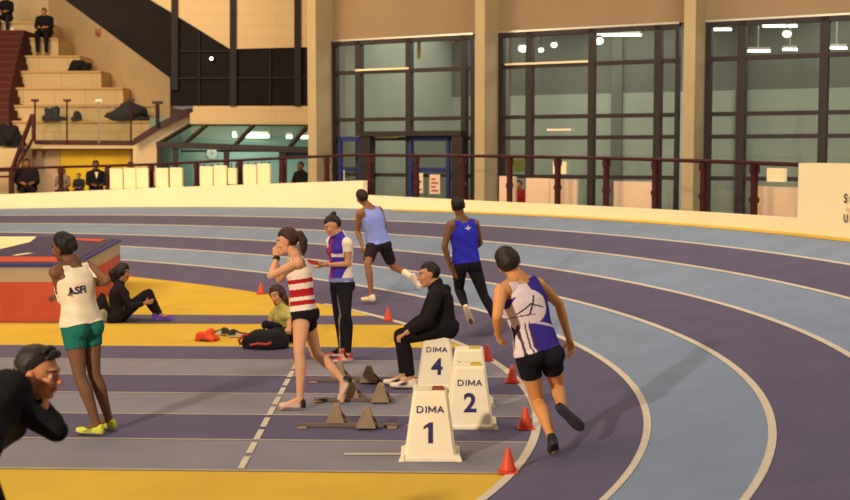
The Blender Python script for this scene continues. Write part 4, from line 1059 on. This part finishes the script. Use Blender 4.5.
def etop(s):
    c = np.tile(L((226,206,186)), (len(s.co), 1)); fr_ = (s.fo > .0) & (abs(s.la) < .13) & s.isr('torso')
    c[fr_] = L((64,44,150)); c[fr_ & (s.la > .03) & (s.la < .075)] = L((168,40,60)); c[fr_ & (abs(s.h-.62) < .04) & (s.la < .03)] = L((220,200,200))
    c[fr_ & (abs(s.h-.38) < .05)] = L((120,60,120)); c[s.isr('torso') & (s.h < .07)] = L((120,120,170)); return c
e_.garment('top', sleeve_mask(e_, .45, -.03, whole=False), lambda s: .010+.008*np.clip(.3-s.h, 0, 1), etop, 2, relax=2)
e_.hair('tied', thick=.014)
H = e_.J['head']; e_.tube_part('hair_bun', [H+e_.U*.105-e_.F*.06, H+e_.U*.12-e_.F*.085], [.038,.032], (30,20,18))
for k in 'LR': e_.shoe(k, (186,50,44), (226,206,190), (216,190,170))
w = (e_.J['wrL']+e_.J['wrR'])/2+np.array([-.10,-.05,.035]); 
pe = empty('phone_case', w, 'red phone case held in both hands by the girl in black leggings', 'phone'); m = MB()
dx = nrm(np.array([-.9,-.35,.25])); m.bar(w-dx*.10, w+dx*.09, .10, .035); m.build('case_body', M['redtrim'], pe)
m = MB(); m.bar(w-dx*.085+np.array([0,0,.021]), w+dx*.075+np.array([0,0,.021]), .085, .006); m.build('screen', M['black'], pe)

# light blue vest runner, far lane
zb_ = z_bank(371,297)
J = rig(19.2, dict(pelvis=(378,243), neck=(369,209,0), head=(362,197.5,0), shL=(359.5,213,-1), shR=(379,209.5,1), elL=(357.5,231,1), wrL=(362,246,-1), elR=(385,226,1), wrR=(375,229,1), hiplat=(.85,.5,0),
    knL=(367.5,264,-1), anL=(371.5,287,0), toL=(366,295,1), knR=(393,267,1), anR=(412,277,-1), toR=(419,285.5,0)), 1.04)
plant(J,'L',zb_+.004)
f_ = Person(J, (-.6,.78,0), S=1.04, vox=.0095, skin=(138,90,60), hair=(36,26,22), label='runner in a pale blue vest in mid stride on the far lane', bend_fingers=.9)
f_.garment('shorts', legs_mask(f_, .78, 0, .10), lambda s: .012+.01*np.maximum(s.t['thL']*s.isr('thL'), s.t['thR']*s.isr('thR')), (34,26,32), 2, relax=3)
f_.garment('vest', vest_mask(f_, -.05, .150), .014, (134,146,216), 2, relax=3)
f_.hair('crop', thick=.014)
f_.garment('sock', f_.isr('skR','ftR') & ((f_.t['skR'] > .55) | f_.isr('ftR')), .008, (234,216,190), 2)
for k in 'LR': f_.shoe(k, (226,202,172), (232,212,180))

# royal blue vest runner
zb_ = z_bank(500,338)
J = rig(15.7, dict(pelvis=(466,262), neck=(461.5,221,0), head=(458,206.5,0), shL=(450,225,-1), shR=(475,223,1), elL=(444.5,247,-1), wrL=(450,265,1), elR=(480,243,1), wrR=(475,248,1), hiplat=(.95,.3,0),
    knL=(459,290,1), anL=(466,308,-1), toL=(471,322,0), knR=(484,296,1), anR=(496,324,-1), toR=(501,335,1)), 1.0)
plant(J,'R',zb_+.004,True)
g_ = Person(J, (-.2,.95,0), vox=.0085, skin=(116,76,52), hair=(24,18,18), label='runner in a royal blue vest and long black leggings seen from behind', bend_fingers=.9)
g_.garment('leggings', legs_mask(g_, 1.0, .9, .10), .007, (26,22,28), 2)
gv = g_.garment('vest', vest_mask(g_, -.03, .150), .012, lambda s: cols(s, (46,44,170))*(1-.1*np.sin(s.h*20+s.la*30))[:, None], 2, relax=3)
me_pts = [(-.035,.0),(.0,.035),(.035,0),(0,-.012)]
P_, N_ = g_.J['pelvis'], g_.J['neck']; cc = P_+(N_-P_)*.80-g_.front*.135
em = MB()
for dx, dy in ((-.055,.012),(.05,.012),(.0,.05),(.004,-.045)):
    d1 = g_.lat*dx+g_.up*dy; d2 = np.cross(g_.front, d1)*.26
    em.poly([cc-d2, cc+d1, cc+d2, cc-d1*.15])
em.build('emblem', M['white'], gv)
g_.hair('crop', thick=.014)
g_.shoe('L', (214,196,160), (224,206,176)); g_.shoe('R', (60,52,52), (150,140,130))

# purple and white vest runner, nearest on the bend
zb_ = z_bank(552,457)
J = rig(9.6, dict(pelvis=(537,350), neck=(518,282,0), head=(508.5,263,0), shL=(501,290,-1), shR=(538,284,1), elL=(497,317,-1), wrL=(499,336,1), elR=(559,304,1), wrR=(569,339,-1), hiplat=(.97,.22,0),
    knL=(537,401,1), anL=(551,440,-1), toL=(553.5,455,1), knR=(558,389,1), anR=(562,408,-1), toR=(574,421,0)), 1.04)
plant(J,'L',zb_+.006,True)
h_ = Person(J, (-.15,.96,.05), S=1.04, vox=.006, skin=(206,142,84), hair=(40,26,20), label='runner in a purple and white vest leaning into the near bend', bend_fingers=.8, build=.96)
h_.garment('shorts', legs_mask(h_, .46, 0, .12), lambda s: .008+.006*np.maximum(s.t['thL']*s.isr('thL'), s.t['thR']*s.isr('thR')), (26,22,30), 2, relax=2)
def hv(s):
    c = np.tile(L((58,42,132)), (len(s.co), 1)); wht = L((222,200,200)); la, h = s.la, s.h
    w_ = (((la+.045)/.13)**2+((h-.62)/.235)**2 < 1) | ((la < -.095) & (h < .55)) | ((h > .80) & (la < .0))
    c[w_] = wht
    c[w_ & (abs(h-.66+.9*(la+.05)*np.sign(la+.05)) < .012) & (abs(la+.05) < .10)] = L((40,32,44))
    c[w_ & (abs(la+.05-.3*(h-.6)) < .008) & (h > .52) & (h < .76)] = L((40,32,44)); c[w_ & (abs(h-.5+.25*la) < .008) & (la < -.03) & (h > .45)] = L((60,48,60))
    c[(abs(h-.36+.9*(la-.0)) < .02) & (la > -.04)] = L((206,186,206))
    c[(la < -.07) & (h < .42) & (np.sin(la*210) > .55)] = L((70,52,70))
    return c
h_.garment('vest', vest_mask(h_, -.03, .150), lambda s: .011+.01*np.clip(.35-s.h, 0, 1), hv, 2, relax=2)
h_.hair('crop', thick=.018)
h_.shoe('L', (24,22,26), (60,56,60)); h_.shoe('R', (24,22,26), (50,46,52))

# man sitting on lane box four
J = rig(12.55, dict(pelvis=(443,324.5), neck=(437,289,0), head=(428.5,275,0), shL=(437,295,-1), shR=(436,292,1), elL=(428,320,-1), wrL=(408,332,1), elR=(424,318,1), wrR=(404,331,-1), hiplat=(.1,1,0),
    knL=(401,338,-1), anL=(411,373,0), toL=(396,383,0), knR=(400,335,1), anR=(404,372,0), toR=(389,380,0)), 1.0)
plant(J,'L',.008); plant(J,'R',.008)
i_ = Person(J, (-.97,-.16,-.1), vox=.0068, skin=(190,130,92), hair=(26,20,18), label='man in a black hooded top and trousers sitting on the number 4 box', bend_fingers=.6, hands=dict(L=dict(palm=(-.2,.2,-1)), R=dict(palm=(-.2,-.2,-1))))
i_.garment('trousers', legs_mask(i_, 1.0, .93, .12), .014, (24,20,24), 3, relax=4)
i_.garment('hooded_top', sleeve_mask(i_, .93, -.10), .020, (28,22,26), 3, relax=5)
i_.tube_part('hood', [i_.J['neck']+np.array([.05,-.07,.0]), i_.J['neck']+np.array([.09,0,-.01]), i_.J['neck']+np.array([.05,.07,0])], [.045,.06,.045], (26,20,24), FABRIC)
i_.hair('crop', thick=.018)
for k in 'LR': i_.shoe(k, (222,202,180), (226,210,190), (50,40,44))

# girl crouching over the bag behind
J = rig(15.6, dict(pelvis=(294,333), neck=(283,309,0), head=(277.5,295,0), shR=(274,313,1), shL=(290,313,-1), elR=(268,327,0), wrR=(263,333,-1), elL=(289,331,-1), wrL=(271,333,-1), hiplat=(-.75,.6,0),
    knR=(266,325,-1), anR=(272,346,1), toR=(262,350,0), knL=(276,332,-1), anL=(285,347,0), toL=(274,352,0)), .95, True)
plant(J,'L',.006); plant(J,'R',.006)
j_ = Person(J, (-.55,-.8,-.2), S=.95, female=True, vox=.008, skin=(196,136,98), hair=(56,36,24), label='long haired girl in a yellow green top crouching over the black sports bag')
j_.garment('trousers', legs_mask(j_, 1.0, .97, .12), .010, (26,22,26), 2, relax=2)
j_.garment('top', sleeve_mask(j_, .4, -.05, whole=False), .012, (168,156,88), 2, relax=2)
j_.hair('long', thick=.022)
H = j_.J['head']; j_.tube_part('long_hair', [H+j_.Sd*.07-j_.F*.03+j_.U*.02, H+j_.Sd*.085-j_.F*.02-j_.U*.09, H+j_.Sd*.08-j_.F*.01-j_.U*.2], [.035,.04,.02], (52,32,22)); j_.tube_part('long_hair', [H-j_.Sd*.07-j_.F*.03+j_.U*.02, H-j_.Sd*.085-j_.F*.02-j_.U*.09, H-j_.Sd*.08-j_.F*.01-j_.U*.18], [.035,.04,.02], (52,32,22))
for k in 'LR': j_.shoe(k, (50,44,48), (150,140,130))

# ------------------------------------------------------------------ a pair of shoes on the yellow
for (u, v, ang, lb) in ((221,335,2.6,'black and white running shoe lying next to the orange red bag'),(238,337,.3,'black and white running shoe lying beside its twin, nearer the black sports bag')):
    p = on_ground(u, v, .005); f = np.array([math.cos(ang), math.sin(ang), 0.])
    o = make_shoe('running_shoe', p-f*.13, f, np.array([0,0,1.]), 1.0, (36,32,36), (214,200,180), (190,180,170), None); tag(o, lb, 'shoe')

# ------------------------------------------------------------------ spectators
def sitter(base, yaw, S, top, legs, skin, hair, label, style='crop', female=False, vox=.014, seat=.45, lean=0.0, build=1.0, coat=.022, hands_on='lap', shoes=(50,46,50)):
    """a seated figure: base is the floor point under the pelvis, yaw the direction it faces"""
    f = np.array([math.cos(yaw), math.sin(yaw), 0]); r = np.array([f[1], -f[0], 0]); U = np.array([0,0,1.]); b = np.array(base, float)
    J = dict(pelvis=b+U*(seat+.168)); J['neck'] = J['pelvis']+(U*.50+f*lean)*S; J['head'] = J['neck']+(U*.17+f*(.03+lean*.3))*S
    for k, sg in (('L',-1),('R',1)):
        J['sh'+k] = J['neck']+(r*.18*sg-U*.05)*S; J['el'+k] = J['sh'+k]+(r*.05*sg-U*.25+f*.08)*S; J['wr'+k] = J['el'+k]+(-r*.11*sg+f*.20-U*.04)*S
        J['hip'+k] = J['pelvis']+r*.09*sg-U*.02; J['kn'+k] = J['hip'+k]+(f*.42+r*.05*sg+U*.0)*S; J['an'+k] = J['kn'+k]*np.array([1,1,0])+f*.01+U*(b[2]+.092); J['to'+k] = J['an'+k]+f*.16-U*.065
    s = Person(J, f, S=S, build=build, female=female, vox=vox, skin=skin, hair=hair, label=label, loc=tuple(b))
    s.garment('trousers', legs_mask(s, 1.0, .95, .12), .012, legs, 2, relax=2); s.garment('jacket', sleeve_mask(s, .93, -.10), coat, top, 2, relax=3)
    s.hair(style, thick=.02)
    for k in 'LR': s.shoe(k, shoes, (150,140,130))
    return s
zr, yr = tz[4]
p = at(46, 40, 41.0); sitter((p[0], 40.95, zr+.002), -math.pi/2, 1.0, (24,20,24), (26,22,28), (176,118,82), (40,28,22), 'man in black sitting on the topmost visible tier with hands joined', vox=.014, seat=tz[5][0]-zr, lean=.05, build=1.3, coat=.04)
p = at(8, 12, 41.8); zz = tz[5][0]; sitter((at(7, 12, 41.75)[0], 41.75, zz+.002), -math.pi/2, 1.0, (26,22,26), (40,34,36), (170,112,78), (30,22,20), 'person in dark clothes sitting at the head of the red aisle steps', vox=.014, seat=tz[6][0]-zz-.002, lean=.08)
# white bag at that person's feet
q_ = at(9, 24, 41.3); e = empty('carrier_bag', (q_[0]-.05, 41.2, zz+.003), 'pale carrier bag on the tier at the head of the red steps', 'bag')
lump(np.array([q_[0]+.12, 41.25, zz+.003]), (.13,.10,.34), 77, 2, .2).build('bag_body', M['white'], e, True); MB().tube([(q_[0]+.05,41.25,zz+.3),(q_[0]+.12,41.25,zz+.42),(q_[0]+.19,41.25,zz+.3)], .01, 6).build('handle', M['white'], e)

# bench on the walkway with its spectators
def bench(u0, u1, Y, zf, label, h=.45):
    a, b = at(u0, 190, Y), at(u1, 190, Y); e = empty('spectator_bench', ((a[0]+b[0])/2, Y+.05, zf), label, 'bench')
    MB().box(a[0], b[0], Y-.18, Y+.25, zf+h-.04, zf+h).build('seat', M['maroon'], e)
    for x in (a[0]+.15, b[0]-.15):
        MB().box(x-.03, x+.03, Y-.14, Y+.2, zf, zf+h-.04).build('leg', M['frame'], e)
ZW = .7
bench(8, 142, 34.4, ZW+.004, 'long bench behind the bend wall in front of the yellow door')
def walk_sit(u, v_head, Y, yaw, S, top, legs, skin, hair, label, style='crop', female=False, **k):
    hz = at(u, v_head, Y)[2]; S2 = S
    return sitter((at(u, 180, Y)[0], Y, ZW+.004), yaw, S, top, legs, skin, hair, label, style, female, seat=k.pop('seat', .455), **k)
walk_sit(27, 166, 34.4, -1.25, 1.06, (34,26,30), (30,26,30), (166,106,72), (60,40,28), 'spectator in a bulky dark jacket beside the stair handrail', lean=.06, build=1.25, coat=.05, seat=.50)
walk_sit(63, 172, 34.4, -1.5, .80, (120,104,88), (60,50,60), (206,150,110), (150,104,60), 'fair haired child in a light top sitting before the yellow door', 'long', True)
walk_sit(79, 177, 34.4, -1.5, .60, (44,40,52), (40,40,50), (190,134,100), (50,36,28), 'small dark dressed child between the fair haired child and the suited man')
su = walk_sit(96, 165, 34.4, -1.2, 1.05, (24,22,28), (24,22,28), (120,78,54), (26,20,18), 'man in a dark suit with a white shirt front before the yellow door')
c0 = su.J['pelvis']+(su.J['neck']-su.J['pelvis'])*.82+su.front*.155
MB().poly([c0+su.up*.09-su.lat*.05, c0-su.up*.10+su.front*.0, c0+su.up*.09+su.lat*.05]).build('shirt_front', M['board'], su.root)
walk_sit(131, 164.5, 34.4, -1.6, 1.0, (60,46,40), (30,26,30), (150,96,66), (44,30,24), 'spectator whose head shows over the cream boards before the yellow door')
# red shirted spectator behind the kerb, and a visitor in the glazed office
Yr = 27.6; zr2 = at(519, 186, Yr)[2]
rs = sitter((at(519, 190, Yr)[0], Yr, ZW+.004), -1.9, .82, (120,24,30), (40,30,36), (150,96,66), (50,30,24), 'spectator in a dark red top sitting between the pale boards in the second bay', vox=.013, seat=max(.24, zr2-ZW-.168-.67*.82))
e = empty('stool', (at(519,190,Yr)[0], Yr+.02, ZW), 'low stool under the red topped spectator', 'stool'); x_ = at(519,190,Yr)[0]; sh = max(.24, zr2-ZW-.168-.67*.82)-.008
MB().tube([(x_,Yr+.02,ZW+sh-.03),(x_,Yr+.02,ZW+sh)], .17, 18).build('seat', M['maroon'], e)
for k in range(3):
    a_ = k*2.094+.5; MB().tube([(x_+.15*math.cos(a_),Yr+.02+.15*math.sin(a_),ZW+.003),(x_+.1*math.cos(a_),Yr+.02+.1*math.sin(a_),ZW+sh-.03)], .014, 6).build('leg', M['frame'], e)
Yv = 33.6; 
vs_ = sitter((at(301,180,Yv)[0], Yv, ZW+.004), -2.2, .95, (40,34,40), (36,32,40), (176,120,88), (40,28,24), 'visitor in dark clothes behind the blue framed office door, by the pale fin', vox=.014, seat=.5)
bench(293, 308, 33.6, ZW+.004, 'short bench inside the glazed office under the dark dressed visitor', h=.495)

# ------------------------------------------------------------------ light
def area(loc, target, size, e, c, spread=math.pi):
    l = bpy.data.lights.new('hall_lamp', 'AREA'); l.energy = e; l.color = c; l.shape = 'DISK'; l.size = size; l.spread = spread
    o = bpy.data.objects.new('hall_lamp', l); COL.objects.link(o); o.location = loc
    d = Vector(target)-Vector(loc); o.rotation_euler = d.to_track_quat('-Z', 'Y').to_euler(); return o
WARM = (1.0, .80, .55)
area((-9, -3, 6.6), (1, 12, 0), .7, 2400, (1.0, .86, .66))
area((-6, 16, 12), (-5, 18, 0), 10, 1050, (1.0, .72, .46))
area((-14, 20, 10), (-9, 34, 1), 6, 1700, (1.0, .76, .48))
area((9, 11, 12), (6, 20, 0), 9, 800, (1.0, .95, .88))
area((6, 16, 12), (4, 32, 4), 8, 700, (1.0, .83, .60))
area((-10, 28, 12), (-9, 38, 3), 6, 560, (1.0, .80, .54))
for sx, en in ((6, 300), (11.5, 260), (2, 230)):
    lob = fpos(sx, -3.2, 5.9); area(tuple(lob), (lob[0], lob[1], 0), 5, en, (1.0, 1.0, .90))
oc = at(235, 150, 34.2); area((oc[0], 34.2, oc[2]+.2), (oc[0]+.2, 35.8, 1.5), 1.5, 42, (.88, 1.0, .92))
W = bpy.data.worlds.new('hall_ambience'); SC.world = W; W.use_nodes = True
W.node_tree.nodes['Background'].inputs['Color'].default_value = (.17, .138, .108, 1); W.node_tree.nodes['Background'].inputs['Strength'].default_value = 1.0
